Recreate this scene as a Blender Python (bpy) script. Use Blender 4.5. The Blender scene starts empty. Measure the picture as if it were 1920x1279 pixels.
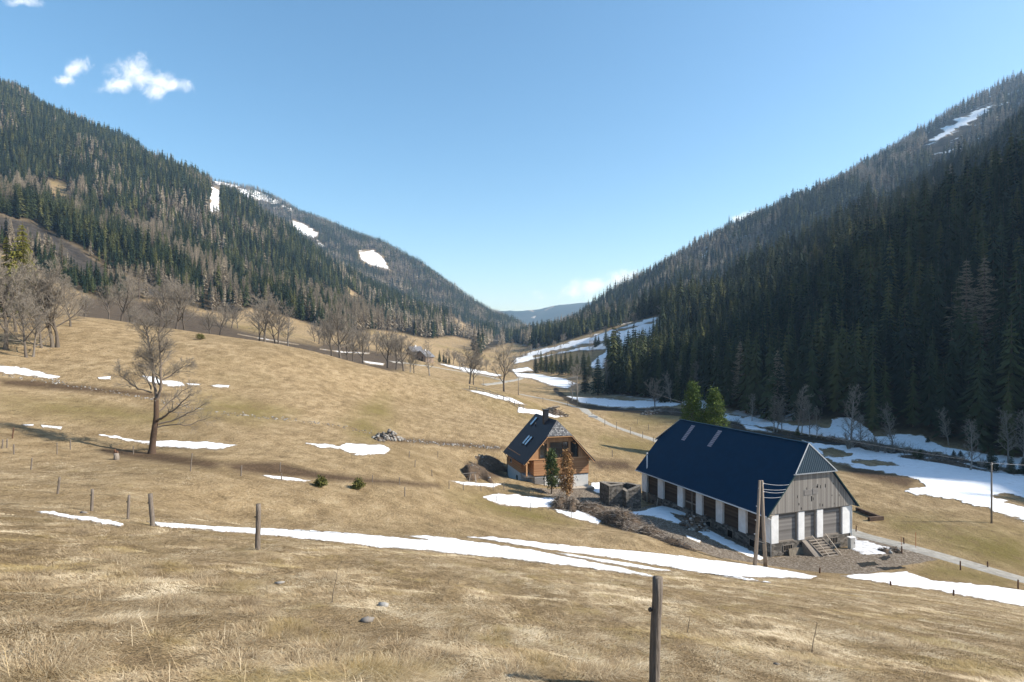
import bpy, bmesh, math, random
import numpy as np
from mathutils import Vector, Matrix
C = bpy.context.scene.collection
S = bpy.context.scene
R = math.radians
rng = np.random.default_rng(7)
random.seed(7)

# ------------------------------------------------------------------ camera, world, sun
F = 1093.0; CX = 960.0; HY = 655.0          # photo focal length (px), centre column, horizon row
cam = bpy.data.cameras.new('camera'); camo = bpy.data.objects.new('camera', cam); C.objects.link(camo)
camo.location = (0, 0, 0); camo.rotation_euler = (R(90), 0, 0)
cam.sensor_width = 36; cam.lens = 36 * F / 1920; cam.shift_y = (HY - 639.5) / 1920
cam.clip_start = 0.1; cam.clip_end = 60000
S.camera = camo
SUN_EL, SUN_AZ = 35.5, 95.0                 # azimuth clockwise from +Y
sdir = Vector((math.sin(R(SUN_AZ)) * math.cos(R(SUN_EL)), math.cos(R(SUN_AZ)) * math.cos(R(SUN_EL)), math.sin(R(SUN_EL))))
sl = bpy.data.lights.new('sun', 'SUN'); sl.energy = 5.0; sl.angle = R(0.53); sl.color = (1.0, 0.955, 0.88)
so = bpy.data.objects.new('sun', sl); C.objects.link(so); so.location = (200, 0, 300)
so.rotation_euler = sdir.to_track_quat('Z', 'Y').to_euler()
S.view_settings.view_transform = 'Standard'; S.view_settings.look = 'None'
S.view_settings.exposure = 0.7; S.view_settings.gamma = 1.0
try: S.cycles.max_bounces = 6; S.cycles.volume_bounces = 0; S.cycles.transparent_max_bounces = 4; S.cycles.diffuse_bounces = 3
except Exception: pass

def N(nt, typ, **kw):
    n = nt.nodes.new(typ)
    for k, v in kw.items():
        if k == 'inp':
            for a, b in v.items():
                if isinstance(b, bpy.types.NodeSocket): nt.links.new(b, n.inputs[a])
                else: n.inputs[a].default_value = b
        else: setattr(n, k, v)
    return n
def math_(nt, op, a, b=None, c=None, clamp=False):
    n = nt.nodes.new('ShaderNodeMath'); n.operation = op; n.use_clamp = clamp
    for i, v in enumerate((a, b, c)):
        if v is None: continue
        if isinstance(v, bpy.types.NodeSocket): nt.links.new(v, n.inputs[i])
        else: n.inputs[i].default_value = v
    return n.outputs[0]
def mixc(nt, f, a, b, mode='MIX'):
    n = nt.nodes.new('ShaderNodeMix'); n.data_type = 'RGBA'; n.blend_type = mode
    for i, v in ((0, f), (6, a), (7, b)):
        if isinstance(v, bpy.types.NodeSocket): nt.links.new(v, n.inputs[i])
        elif i == 0: n.inputs[0].default_value = v
        else: n.inputs[i].default_value = (*v, 1) if len(v) == 3 else v
    return n.outputs[2]
def ramp(nt, f, stops):
    n = nt.nodes.new('ShaderNodeValToRGB'); e = n.color_ramp.elements
    while len(e) < len(stops): e.new(0.5)
    for el, (p, c) in zip(e, stops):
        el.position = p; el.color = (*c, 1) if not isinstance(c, (int, float)) else (c, c, c, 1)
    nt.links.new(f, n.inputs[0]); return n.outputs[0]
def noise(nt, vec, scale, detail=4, rough=0.55, dist=0.0):
    n = N(nt, 'ShaderNodeTexNoise', inp={'Scale': scale, 'Detail': detail, 'Roughness': rough, 'Distortion': dist})
    if vec is not None: nt.links.new(vec, n.inputs['Vector'])
    return n.outputs['Fac']
def mapping(nt, vec, scale=(1, 1, 1), rot=(0, 0, 0)):
    n = N(nt, 'ShaderNodeMapping'); n.inputs['Scale'].default_value = scale; n.inputs['Rotation'].default_value = rot
    nt.links.new(vec, n.inputs['Vector']); return n.outputs[0]

w = bpy.data.worlds.new('World'); S.world = w; w.use_nodes = True
nt = w.node_tree; nt.nodes.clear()
sky = N(nt, 'ShaderNodeTexSky'); sky.sky_type = 'NISHITA'; sky.sun_disc = False
sky.sun_elevation = R(SUN_EL); sky.sun_rotation = R(SUN_AZ); sky.altitude = 1300; sky.air_density = 1.0; sky.dust_density = 2.0; sky.ozone_density = 1.0
SKY_STRENGTH = 0.15
tc = N(nt, 'ShaderNodeTexCoord'); gen = tc.outputs['Generated']
sx = N(nt, 'ShaderNodeSeparateXYZ'); nt.links.new(gen, sx.inputs[0])
# real cumulus far away in the sky: described by direction (azimuth tangent, elevation tangent)
tu = math_(nt, 'DIVIDE', sx.outputs[0], math_(nt, 'MAXIMUM', sx.outputs[1], 0.05))
tv = math_(nt, 'DIVIDE', sx.outputs[2], math_(nt, 'MAXIMUM', sx.outputs[1], 0.05))
cmb = N(nt, 'ShaderNodeCombineXYZ'); nt.links.new(tu, cmb.inputs[0]); nt.links.new(tv, cmb.inputs[1])
cn = noise(nt, cmb.outputs[0], 34, 7, 0.64, 0.4)
cn2 = noise(nt, cmb.outputs[0], 9, 4, 0.55)
ahead = math_(nt, 'GREATER_THAN', sx.outputs[1], 0.1)
def blob(px, py, rx, ry, rot=0.0):
    u0, v0 = (px - CX) / F, (HY - py) / F; c, s = math.cos(rot), math.sin(rot)
    du = math_(nt, 'SUBTRACT', tu, u0); dv = math_(nt, 'SUBTRACT', tv, v0)
    a = math_(nt, 'MULTIPLY_ADD', du, c, math_(nt, 'MULTIPLY', dv, s)); b = math_(nt, 'MULTIPLY_ADD', dv, c, math_(nt, 'MULTIPLY', du, -s))
    d = math_(nt, 'ADD', math_(nt, 'POWER', math_(nt, 'MULTIPLY', a, F / rx), 2), math_(nt, 'POWER', math_(nt, 'MULTIPLY', b, F / ry), 2))
    return math_(nt, 'SUBTRACT', 1.0, math_(nt, 'SQRT', d))
blobs = [blob(268, 146, 66, 30, -0.2), blob(258, 134, 52, 32, -0.25), blob(300, 152, 44, 26, -0.3), blob(325, 160, 44, 18, -0.1), blob(225, 160, 44, 18, 0.15), blob(290, 168, 36, 22),
         blob(138, 130, 34, 22, 0.5), blob(122, 150, 30, 16)]
thin = [blob(1120, 536, 110, 22, 0.16), blob(1165, 526, 70, 24, 0.1), blob(1405, 405, 34, 12, 0.4), blob(1385, 412, 20, 10), blob(45, 3, 40, 14)]
def mx(lst):
    m = lst[0]
    for b in lst[1:]: m = math_(nt, 'MAXIMUM', m, b)
    return m
nz = math_(nt, 'MULTIPLY', math_(nt, 'SUBTRACT', cn, 0.5), 2.3)
nz = math_(nt, 'ADD', nz, math_(nt, 'MULTIPLY', math_(nt, 'SUBTRACT', cn2, 0.5), 0.9))
def sstep(x, lo, hi):
    n = N(nt, 'ShaderNodeMapRange', interpolation_type='SMOOTHSTEP', inp={'From Min': lo, 'From Max': hi}); nt.links.new(x, n.inputs[0]); return n.outputs[0]
m1 = math_(nt, 'MULTIPLY', sstep(math_(nt, 'ADD', mx(blobs), nz), 0.0, 1.25), 0.9)
m2 = math_(nt, 'MULTIPLY', sstep(math_(nt, 'ADD', mx(thin), nz), 0.0, 1.0), 0.75)
cm = math_(nt, 'MULTIPLY', math_(nt, 'MAXIMUM', m1, m2), ahead)
hs = N(nt, 'ShaderNodeHueSaturation', inp={'Hue': 0.49, 'Saturation': 1.2, 'Color': sky.outputs[0]})
ccol = mixc(nt, cm, hs.outputs[0], (5.6, 5.9, 6.3))
bg = N(nt, 'ShaderNodeBackground', inp={'Color': ccol, 'Strength': SKY_STRENGTH})
wo = N(nt, 'ShaderNodeOutputWorld'); nt.links.new(bg.outputs[0], wo.inputs['Surface'])

# ------------------------------------------------------------------ helpers
def tag(o, label=None, cat=None, group=None, kind=None):
    if label: o['label'] = label
    if cat: o['category'] = cat
    if group: o['group'] = group
    if kind: o['kind'] = kind
    return o
def empty(name, loc=(0, 0, 0), rz=0.0, scale=None):
    o = bpy.data.objects.new(name, None); C.objects.link(o); o.location = loc; o.rotation_euler = (0, 0, rz)
    o.empty_display_size = 0.3
    if scale: o.scale = scale if hasattr(scale, '__len__') else (scale,) * 3
    return o
def np_mesh(name, V, T, smooth=False, attrs=None, mats=(), mi=None):
    """mesh from numpy vertices and triangles/quads"""
    V = np.asarray(V, np.float32); T = np.asarray(T, np.int32); k = T.shape[1]
    me = bpy.data.meshes.new(name); me.vertices.add(len(V)); me.vertices.foreach_set('co', V.ravel())
    me.loops.add(T.size); me.loops.foreach_set('vertex_index', T.ravel())
    me.polygons.add(len(T)); me.polygons.foreach_set('loop_start', np.arange(len(T), dtype=np.int32) * k)
    if smooth: me.polygons.foreach_set('use_smooth', np.ones(len(T), bool))
    if mi is not None: me.polygons.foreach_set('material_index', np.asarray(mi, np.int32))
    for m in mats: me.materials.append(m)
    for an, av in (attrs or {}).items():
        a = me.attributes.new(an, 'FLOAT', 'POINT'); a.data.foreach_set('value', np.asarray(av, np.float32))
    me.update(calc_edges=True); return me
def link(name, me, parent=None, loc=None):
    o = bpy.data.objects.new(name, me); C.objects.link(o)
    if parent: o.parent = parent
    if loc is not None: o.location = loc
    return o
class MB:
    """collects simple solids, then builds ONE mesh object"""
    def __init__(s): s.v = []; s.f = []
    def add(s, vs, fs):
        b = len(s.v); s.v += [tuple(v) for v in vs]; s.f += [tuple(i + b for i in f) for f in fs]
    def box(s, x0, x1, y0, y1, z0, z1, M=None):
        vs = [Vector((x, y, z)) for z in (z0, z1) for y in (y0, y1) for x in (x0, x1)]
        if M is not None: vs = [M @ v for v in vs]
        s.add(vs, [(0, 2, 3, 1), (4, 5, 7, 6), (0, 1, 5, 4), (2, 6, 7, 3), (0, 4, 6, 2), (1, 3, 7, 5)])
    def beam(s, a, b, w, h, up=(0, 0, 1)):
        a = Vector(a); b = Vector(b); d = (b - a); L = d.length; d.normalize(); up = Vector(up)
        x = d.cross(up)
        if x.length < 1e-4: x = d.cross(Vector((1, 0, 0)))
        x.normalize(); z = x.cross(d)
        vs = [p + x * sx_ * w / 2 + z * sz * h / 2 for p in (a, b) for sz in (-1, 1) for sx_ in (-1, 1)]
        s.add(vs, [(0, 1, 3, 2), (4, 6, 7, 5), (0, 4, 5, 1), (2, 3, 7, 6), (0, 2, 6, 4), (1, 5, 7, 3)])
    def tube(s, pts, rs, n=8, cap=True):
        pts = [Vector(p) for p in pts]
        if not hasattr(rs, '__len__'): rs = [rs] * len(pts)
        b = len(s.v); ref = Vector((0.31, 0.17, 0.94)).normalized()
        for i, p in enumerate(pts):
            d = (pts[min(i + 1, len(pts) - 1)] - pts[max(i - 1, 0)]).normalized()
            x = d.cross(ref)
            if x.length < 0.05: x = d.cross(Vector((1, 0, 0)))
            x.normalize(); y = d.cross(x)
            for k in range(n):
                a = 2 * math.pi * k / n; s.v.append(tuple(p + (x * math.cos(a) + y * math.sin(a)) * rs[i]))
        for i in range(len(pts) - 1):
            for k in range(n):
                k2 = (k + 1) % n; s.f.append((b + i * n + k, b + i * n + k2, b + (i + 1) * n + k2, b + (i + 1) * n + k))
        if cap:
            s.f.append(tuple(b + k for k in range(n))[::-1]); e = b + (len(pts) - 1) * n; s.f.append(tuple(e + k for k in range(n)))
    def prism(s, poly, d, M=None):
        """poly: list of 3D points (planar), extruded by vector d"""
        n = len(poly); d = Vector(d); vs = [Vector(p) for p in poly] + [Vector(p) + d for p in poly]
        if M is not None: vs = [M @ v for v in vs]
        s.add(vs, [tuple(range(n))[::-1], tuple(range(n, 2 * n))] + [(i, (i + 1) % n, n + (i + 1) % n, n + i) for i in range(n)])
    def build(s, name, mat, parent=None, smooth=False, bevel=0):
        me = bpy.data.meshes.new(name); me.from_pydata(s.v, [], s.f); me.materials.append(mat)
        bm = bmesh.new(); bm.from_mesh(me); bmesh.ops.recalc_face_normals(bm, faces=bm.faces)
        if bevel: bmesh.ops.bevel(bm, geom=bm.edges[:], offset=bevel, segments=1, affect='EDGES', clamp_overlap=True)
        bm.to_mesh(me); bm.free()
        if smooth:
            for p in me.polygons: p.use_smooth = True
        return link(name, me, parent)

def hash2(ix, iy, seed):
    h = (ix.astype(np.int64) * 374761393 + iy.astype(np.int64) * 668265263 + seed * 1442695041) & 0xFFFFFFFF
    h = ((h ^ (h >> 13)) * 1274126177) & 0xFFFFFFFF
    return ((h ^ (h >> 16)) & 0xFFFF) / 65535.0
def vnoise(x, y, seed=0):
    xi = np.floor(x); yi = np.floor(y); fx = x - xi; fy = y - yi
    fx = fx * fx * (3 - 2 * fx); fy = fy * fy * (3 - 2 * fy)
    a = hash2(xi, yi, seed); b = hash2(xi + 1, yi, seed); c = hash2(xi, yi + 1, seed); d = hash2(xi + 1, yi + 1, seed)
    return (a + (b - a) * fx) * (1 - fy) + (c + (d - c) * fx) * fy - 0.5
def fbm(x, y, seed=0, oct=4):
    r = 0; amp = 1.0
    for i in range(oct): r = r + amp * vnoise(x, y, seed + i * 17); x = x * 2.03 + 11.3; y = y * 2.03 - 7.1; amp *= 0.5
    return r
# ------------------------------------------------------------------ terrain: survey points -> one smooth sheet
def P(px, py, Y): return ((px - CX) / F * Y, Y, (HY - py) / F * Y)
cp = []
for Y in (-14, -4, 3, 9, 17, 27, 38):                       # the camera's own slope
    for a in (-2.6, -1.5, -0.8, -0.3, 0.15, 0.55):
        X = a * (Y + 22)
        z = -1.7 - 0.302 * Y - 0.112 * X
        if z > -23 and X < 45: cp.append((X, Y, z))
for q in [(1450,1085,45),(1450,1070,52),(1425,1061,58.5),(1500,1055,61),(1600,1080,52),(1920,1132,48),(1750,1108,50),(1200,1050,52),(1200,1010,58),
          (1920,1090,60),(1600,1003,75),(1760,1040,67),(1450,1047,63.6),(1595,1027,67.4),(1700,960,86),(1850,985,79),(1900,900,108),(1600,900,105),
          (960,1018,44),(960,990,57),(960,950,74),(1040,960,75),(1100,985,70),(1180,985,72),(1210,942,86),(1060,920,87),(1107,917,90.3),(985,905,87.6),(950,897,97),(1160,935,83),
          (1300,1010,66),(1250,985,72),(1360,1000,72),(1300,960,80),(1330,870,120),
          (880,1008,46),(880,960,60),(880,910,80),(900,880,89),(905,855,100),
          (800,1000,45),(800,930,60),(800,880,77),(800,820,104),(800,760,138),(800,706,176),
          (700,1003,39),(700,930,54),(700,860,74),(700,790,104),(700,735,134),(700,689,165),
          (600,1000,33.5),(600,905,54),(600,850,70),(600,790,92),(600,720,120),(600,668,148),
          (400,990,27.5),(400,900,44),(400,850,58),(400,790,76),(400,720,98),(400,640,132),
          (285,985,24.6),(285,920,37),(285,850,59),(285,780,74),(285,710,92),(285,650,115),(285,624,132),
          (170,950,29),(170,880,46),(170,810,63),(170,720,84),(170,650,105),(160,598,130),
          (50,960,24),(50,880,45),(50,820,57),(50,700,84),(50,640,102),(40,590,128),(-150,820,50),(-150,680,75),(-200,560,120),
          (960,860,103),(960,800,130),(960,746,168),(1010,772,163),(1040,790,158),(1100,800,158),(880,725,172),(1160,860,118),(1200,850,128),
          (1230,825,154),(1180,800,177),(1090,765,232),(1160,770,215),(1250,770,205),(1330,790,180),(1010,745,275),(1100,740,292),
          (230,612,190),(230,598,260),(230,580,340),(340,630,185),(340,605,280),(340,585,380),
          (450,642,185),(450,626,260),(450,608,350),(430,592,440),(600,672,190),(600,658,250),(600,638,340),(600,620,450),(620,612,520),
          (700,690,205),(740,692,235),(740,674,330),(740,645,460),(715,622,550),(850,718,255),(850,694,380),(850,676,470),(850,655,620),(850,638,780),(790,676,405),(800,640,640),
          (960,737,240),(960,716,345),(960,700,450),(960,686,550),(960,674,640),(1050,716,395),(1020,700,480),(1100,728,330),(930,705,400),(900,680,520),(890,662,640),
          (1080,696,430),(1160,692,395),(1235,642,420),(1235,602,475),(1100,640,535),(1000,668,630),(1160,620,510),
          (1235,592,560),(1100,622,700),(1000,651,800),(900,652,760),
          (1920,880,127),(1700,840,150),(1400,800,188),(1330,770,215),(1250,752,252),(1130,735,300),(1800,860,135),
          (1920,250,600),(1800,340,600),(1650,432,560),(1500,502,520),(1380,562,480),(1290,612,440),
          (1800,400,780),(1650,480,740),(1500,545,690),(1380,590,620),
          (1760,300,960),(1550,420,900),(1400,520,850),(1280,588,720),(1330,480,1150),(1200,562,1050),(1870,215,1100),
          (1920,142,1500),(1780,214,1450),(1650,306,1420),(1430,420,1400),(1240,524,1420),(1160,566,1320),(1100,602,1150),(1040,634,950),(980,648,860),
          (1920,260,2100),(1650,380,2100),(1430,480,2100),(1240,575,2100),(1100,640,1800),(1040,655,1600),
          (-100,520,300),(0,555,270),(100,540,310),(200,560,360),(300,580,410),
          (0,400,520),(0,280,880),(0,178,1350),(-200,90,1350),(-200,330,700),(150,330,850),(140,255,1350),(270,308,1350),(200,450,560),(100,470,420),(300,510,480),(350,450,750),(330,345,1320),(400,366,1250),
          (450,520,600),(500,430,1000),(600,490,1150),(550,570,620),(650,600,690),(700,568,1050),(750,608,850),(800,626,860),(880,642,900),(720,618,720),
          (270,400,1800),(400,460,1700),(600,560,1500),(0,270,1900),
          (600,470,1900),(700,530,1700),(800,590,1400),(880,622,1180),(910,640,1060),(870,610,1060),(640,505,1600),(840,600,1150),
          (290,304,2700),(150,290,2800),(430,340,2550),(550,392,2400),(650,436,2300),(750,480,2200),(850,550,2050),(900,585,1950),(950,610,1900),(990,634,1850),(1020,652,1800),
          (290,400,3600),(550,480,3400),(750,560,3200),(900,630,2900),(1000,665,2600),
          (960,670,3200),(1060,668,3200),(950,662,4600),(1060,662,4600),(1150,640,4600),(900,585,6500),(950,581,6500),(985,584,6500),(1010,578,6500),(1060,570,6500),(1130,563,6500),(1250,550,6500),(700,560,6500),(1040,620,5400),
          (1000,640,9500),(400,600,9500),(1500,600,9500),(1060,620,8000),(300,480,6500),(1600,480,6500)]:
    cp.append(P(*q))
def xfoot(Y): return np.where(np.asarray(Y) < 127, 112 + (127 - np.asarray(Y)) * 0.14, 112 - (np.asarray(Y) - 127) * 0.42)
for Y in (-10, 20, 60, 100, 150, 200):                       # right slope, outside the frame too
    xf = float(xfoot(Y))
    steep = ((60, 40), (180, 138), (330, 258), (480, 372)) if Y <= 100 else ((60, 36), (180, 122), (330, 222), (480, 318)) if Y <= 150 else ((60, 33), (180, 102), (330, 184), (480, 258))
    for dx in ((-60, -0.5), (-25, -0.5), (0, 0)) + steep:
        X = xf + dx[0]; z = -25 + dx[1]
        if dx[0] < 0 and (Y > 45 or X < 60): continue
        if abs(X / (Y + 40)) < 6: cp.append((X, Y, z))
for Y, X, dz in ((250, 260, 118), (250, 420, 205), (330, 380, 190), (400, 560, 285), (160, 140, 20), (170, 190, 58), (230, 150, 43), (230, 230, 95), (300, 200, 70), (300, 300, 130), (380, 250, 88), (450, 400, 150)):
    cp.append((X, Y, -25 + dz))
for Y in (0, 40, 80): cp.append((-160, Y, 14 + 0.1 * Y)); cp.append((-320, Y, 90 + 0.2 * Y))
cp = np.array(cp)
Y0 = 40.0
def warp(X, Y): return X / (Y + Y0), np.log((Y + Y0) / Y0)
ca, ct = warp(cp[:, 0], cp[:, 1]); cw = cp[:, 2] / (cp[:, 1] + Y0)
def tpsk(d2): return np.where(d2 > 1e-12, 0.5 * d2 * np.log(np.maximum(d2, 1e-12)), 0.0)
n = len(cp); K = tpsk((ca[:, None] - ca) ** 2 + (ct[:, None] - ct) ** 2) + np.eye(n) * 2e-4
Pm = np.stack([np.ones(n), ca, ct], 1); A = np.zeros((n + 3, n + 3)); A[:n, :n] = K; A[:n, n:] = Pm; A[n:, :n] = Pm.T
sol = np.linalg.solve(A, np.r_[cw, 0, 0, 0])
def tps(a, t):
    out = np.empty(a.size); a = a.ravel(); t = t.ravel()
    for i in range(0, a.size, 8192):
        aa, tt = a[i:i + 8192, None], t[i:i + 8192, None]
        out[i:i + 8192] = (tpsk((aa - ca) ** 2 + (tt - ct) ** 2) @ sol[:n]) + sol[n] + sol[n + 1] * aa[:, 0] + sol[n + 2] * tt[:, 0]
    return out
# coarse solve, then bilinear up to the final grid
NA, NT = 620, 900
ks = 1.9; sa = np.linspace(-1, 1, NA); GA = 5.5 * np.sinh(ks * 1.35 * sa) / np.sinh(ks * 1.35)
yk = np.r_[np.geomspace(24, 130, 470), np.geomspace(130, 9600, NT - 469)[1:]] - Y0
GT = np.log((yk + Y0) / Y0)
ga = np.linspace(-1, 1, 210); GAc = 5.5 * np.sinh(ks * 1.35 * ga) / np.sinh(ks * 1.35)
GTc = np.linspace(GT[0], GT[-1], 280)
AA, TT = np.meshgrid(GAc, GTc); Wc = tps(AA, TT).reshape(AA.shape)
Wc = np.clip(Wc, -0.5, 4.0)
def cubic_up(Mx, xs, xn, axis):
    i = np.clip(np.searchsorted(xs, xn) - 1, 1, len(xs) - 3); f = (xn - xs[i]) / (xs[i + 1] - xs[i])
    T = np.take
    p0, p1, p2, p3 = (T(Mx, i + k, axis) for k in (-1, 0, 1, 2))
    f = f[:, None] if axis == 0 else f[None, :]
    return p1 + 0.5 * f * (p2 - p0 + f * (2 * p0 - 5 * p1 + 4 * p2 - p3 + f * (3 * (p1 - p2) + p3 - p0)))
W = cubic_up(cubic_up(Wc, GTc, GT, 0), ga, sa, 1)
Yg = (np.exp(GT) * Y0 - Y0)[:, None] * np.ones((1, NA)); Xg = GA[None, :] * (Yg + Y0); Zg = W * (Yg + Y0)
# natural unevenness: terracettes and hummocks near, gullies on the mountains
far = np.clip((Yg - 350) / 500, 0, 1); right = np.clip((Xg - 120) / 80, 0, 1)
mount = np.maximum(np.clip((Zg - 22) / 50, 0, 1), right * np.clip((Zg + 10) / 40, 0, 1))
Zg += mount * (fbm(Xg / 90, Yg / 160, 3, 4) * 16 + fbm(Xg / 400, Yg / 400, 5, 3) * 26 * far)
near = np.clip((75 - Yg) / 50, 0, 1) * np.clip((20 - Xg) / 30, 0.35, 1)
hum = fbm(Xg / 1.3 + 3, Yg / 1.1, 11, 3); hum = np.maximum(hum, -0.12)
Zg += near * (0.20 * hum * np.clip(1.25 - Yg / 40, 0.25, 1) + 0.22 * fbm(Xg / 6, Yg / 4, 21, 3))
Zg += 0.5 * np.clip((Yg - 30) / 60, 0, 1) * (1 - mount) * np.clip((-Xg + 60) / 60, 0.15, 1) * fbm(Xg / 18, Yg / 18, 31, 4)
Zg = np.minimum(Zg, 690 + 0 * Zg)
Zg += 0.10 * np.clip((40 - Xg) / 40, 0, 1) * (1 - mount) * fbm(Xg / 2.2, Yg / 2.2, 41, 3)
def hz(X, Y):
    """terrain height at world X, Y (arrays or scalars)"""
    X = np.atleast_1d(np.asarray(X, float)); Y = np.atleast_1d(np.asarray(Y, float))
    t = np.interp(np.log(np.maximum(Y + Y0, 1) / Y0), GT, np.arange(NT)); a = np.interp(X / (Y + Y0), GA, np.arange(NA))
    i = np.clip(t.astype(int), 0, NT - 2); j = np.clip(a.astype(int), 0, NA - 2); ft = t - i; fa = a - j
    return (Zg[i, j] * (1 - fa) + Zg[i, j + 1] * fa) * (1 - ft) + (Zg[i + 1, j] * (1 - fa) + Zg[i + 1, j + 1] * fa) * ft
def h1(x, y): return float(hz(x, y)[0])
RY = np.geomspace(3, 7500, 1500)
def ground(px, py, y0=3.0, y1=7500.0):
    """where the sight lines of these photograph points meet the ground (first hit between y0 and y1)"""
    px = np.atleast_1d(np.asarray(px, float)); py = np.atleast_1d(np.asarray(py, float))
    u = (px - CX) / F; v = (HY - py) / F; best = np.full(px.shape, np.nan); prev = None
    ys = RY[(RY >= y0) & (RY <= y1)]; out = np.full(px.shape, np.nan)
    step = max(1, 4000000 // len(ys))
    for s in range(0, px.size, step):
        uu = u[s:s + step, None]; vv = v[s:s + step, None]
        H = hz((uu * ys).ravel(), (ys * np.ones_like(uu)).ravel()).reshape(len(uu), len(ys)) - vv * ys
        hit = H >= 0; k = hit.argmax(1); ok = hit.any(1) & (k > 0); k = np.maximum(k, 1); r = np.arange(len(k))
        h0, h1_ = H[r, k - 1], H[r, k]; f = h0 / (h0 - h1_ + 1e-12)
        yy = ys[k - 1] + (ys[k] - ys[k - 1]) * f; out[s:s + step] = np.where(ok, yy, np.nan)
    return out
def gp(px, py, y0=3.0, y1=7500.0):
    y = float(ground(px, py, y0, y1)[0])
    if not np.isfinite(y): return None
    x = (px - CX) / F * y
    return (x, y, h1(x, y))
def proj(X, Y, Z): return CX + F * X / Y, HY - F * Z / Y
# ------------------------------------------------------------------ ground cover areas (outlines surveyed from the photograph, laid on the ground)
def sdf(poly, px, py):
    """signed distance (inside > 0) to a polygon"""
    poly = np.asarray(poly, float); d = np.full(px.shape, 1e18); ins = np.zeros(px.shape, bool)
    for (x0, y0), (x1, y1) in zip(poly, np.roll(poly, -1, 0)):
        ex, ey = x1 - x0, y1 - y0; wx, wy = px - x0, py - y0
        t = np.clip((wx * ex + wy * ey) / (ex * ex + ey * ey + 1e-12), 0, 1)
        d = np.minimum(d, (wx - ex * t) ** 2 + (wy - ey * t) ** 2)
        c = ((y0 <= py) & (y1 > py)) | ((y1 <= py) & (y0 > py))
        if abs(ey) > 1e-9: ins ^= c & (px < x0 + (py - y0) * ex / ey)
    return np.where(ins, 1, -1) * np.sqrt(d)
ok = Yg > 4
PXg = np.where(ok, CX + F * Xg / np.maximum(Yg, 1), -9999); PYg = np.where(ok, HY - F * Zg / np.maximum(Yg, 1), -9999)
def area(polys, y0, y1, soft=6.0, grow=0.0):
    r = np.zeros(Xg.shape); g = (Yg > y0) & (Yg < y1)
    for p in polys:
        p = np.asarray(p, float); b = g & (PXg > p[:, 0].min() - soft) & (PXg < p[:, 0].max() + soft) & (PYg > p[:, 1].min() - soft) & (PYg < p[:, 1].max() + soft)
        if b.any(): r[b] = np.maximum(r[b], np.clip(0.5 + (sdf(p, PXg[b], PYg[b]) + grow) / soft, 0, 1))
    return r
FOR_L = [(-500, 600), (-60, 480), (0, 470), (60, 500), (130, 540), (200, 565), (300, 560), (345, 572), (400, 584), (430, 590), (470, 578), (520, 588), (560, 600), (600, 613), (650, 626), (700, 618), (760, 624),
         (800, 636), (850, 630), (880, 638), (950, 642), (1000, 648), (1040, 644), (960, 540), (700, 360), (400, 200), (0, 60), (-500, -300)]
FOR_R = [(885, 690), (905, 660), (960, 640), (1000, 655), (1100, 628), (1235, 590), (1246, 640), (1170, 684), (1130, 738), (1250, 752), (1400, 802), (2600, 900), (2600, -600), (1900, 30), (1000, 560), (890, 650)]
TALUS = [[(215, 512), (250, 520), (300, 545), (335, 560), (300, 562), (240, 545)], [(-20, 398), (60, 415), (150, 465), (200, 505), (225, 530), (190, 532), (130, 500), (80, 462), (-20, 432)]]
CLEAR_L = TALUS + [[(835, 588), (858, 598), (910, 632), (870, 626), (840, 605)], [(640, 530), (676, 556), (690, 580), (660, 566)], [(85, 335), (125, 345), (140, 400), (95, 385), (78, 360)],
           [(397, 348), (412, 350), (416, 378), (412, 405), (390, 402), (392, 375)], [(548, 412), (570, 418), (602, 438), (588, 450), (565, 443), (545, 425)], [(670, 470), (702, 467), (718, 480), (736, 510), (710, 503), (688, 499), (675, 488)]]
CLEAR_R = [[(1530, 470), (1535, 444), (1570, 418), (1626, 390), (1624, 428), (1585, 458), (1550, 474)], [(1730, 292), (1738, 262), (1790, 222), (1850, 196), (1870, 205), (1830, 250), (1790, 272), (1755, 294)], [(1780, 337), (1816, 312), (1812, 326), (1790, 338)]]
rightfoot = np.clip((Xg - xfoot(Yg) - 4 * fbm(Xg / 12, Yg / 12, 77, 3)) / 8, 0, 1) * (Yg < 262)
forest_m = np.maximum(np.maximum(area([FOR_L], 240, 3300), area([FOR_R], 255, 2400)), rightfoot)
forest_m[(Yg > 3300)] = np.clip((Zg[(Yg > 3300)] + 40) / 60, 0, 1)
forest_m *= 1 - area(CLEAR_L, 240, 3300)
DIRT = [[(1165, 975), (1205, 950), (1240, 945), (1300, 960), (1450, 1045), (1600, 1026), (1660, 1035), (1720, 1045), (1690, 1062), (1620, 1078), (1560, 1076), (1480, 1066), (1420, 1056), (1340, 1044), (1270, 1018), (1215, 1000)],
        [(990, 915), (1110, 917), (1190, 940), (1200, 962), (1120, 965), (1060, 940)], [(1605, 1000), (1680, 1018), (1760, 1050), (1690, 1060), (1600, 1050)]]
BENCH_SHADE = [[(140, 600), (150, 556), (230, 558), (330, 574), (380, 592), (450, 618), (520, 634), (600, 648), (700, 670), (770, 690), (700, 704), (600, 684), (450, 660), (330, 632), (200, 615)],
         [(600, 640), (760, 668), (760, 690), (700, 692), (600, 672)]]  # cloud shade on the bench behind the crest, painted as darker ground
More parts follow.
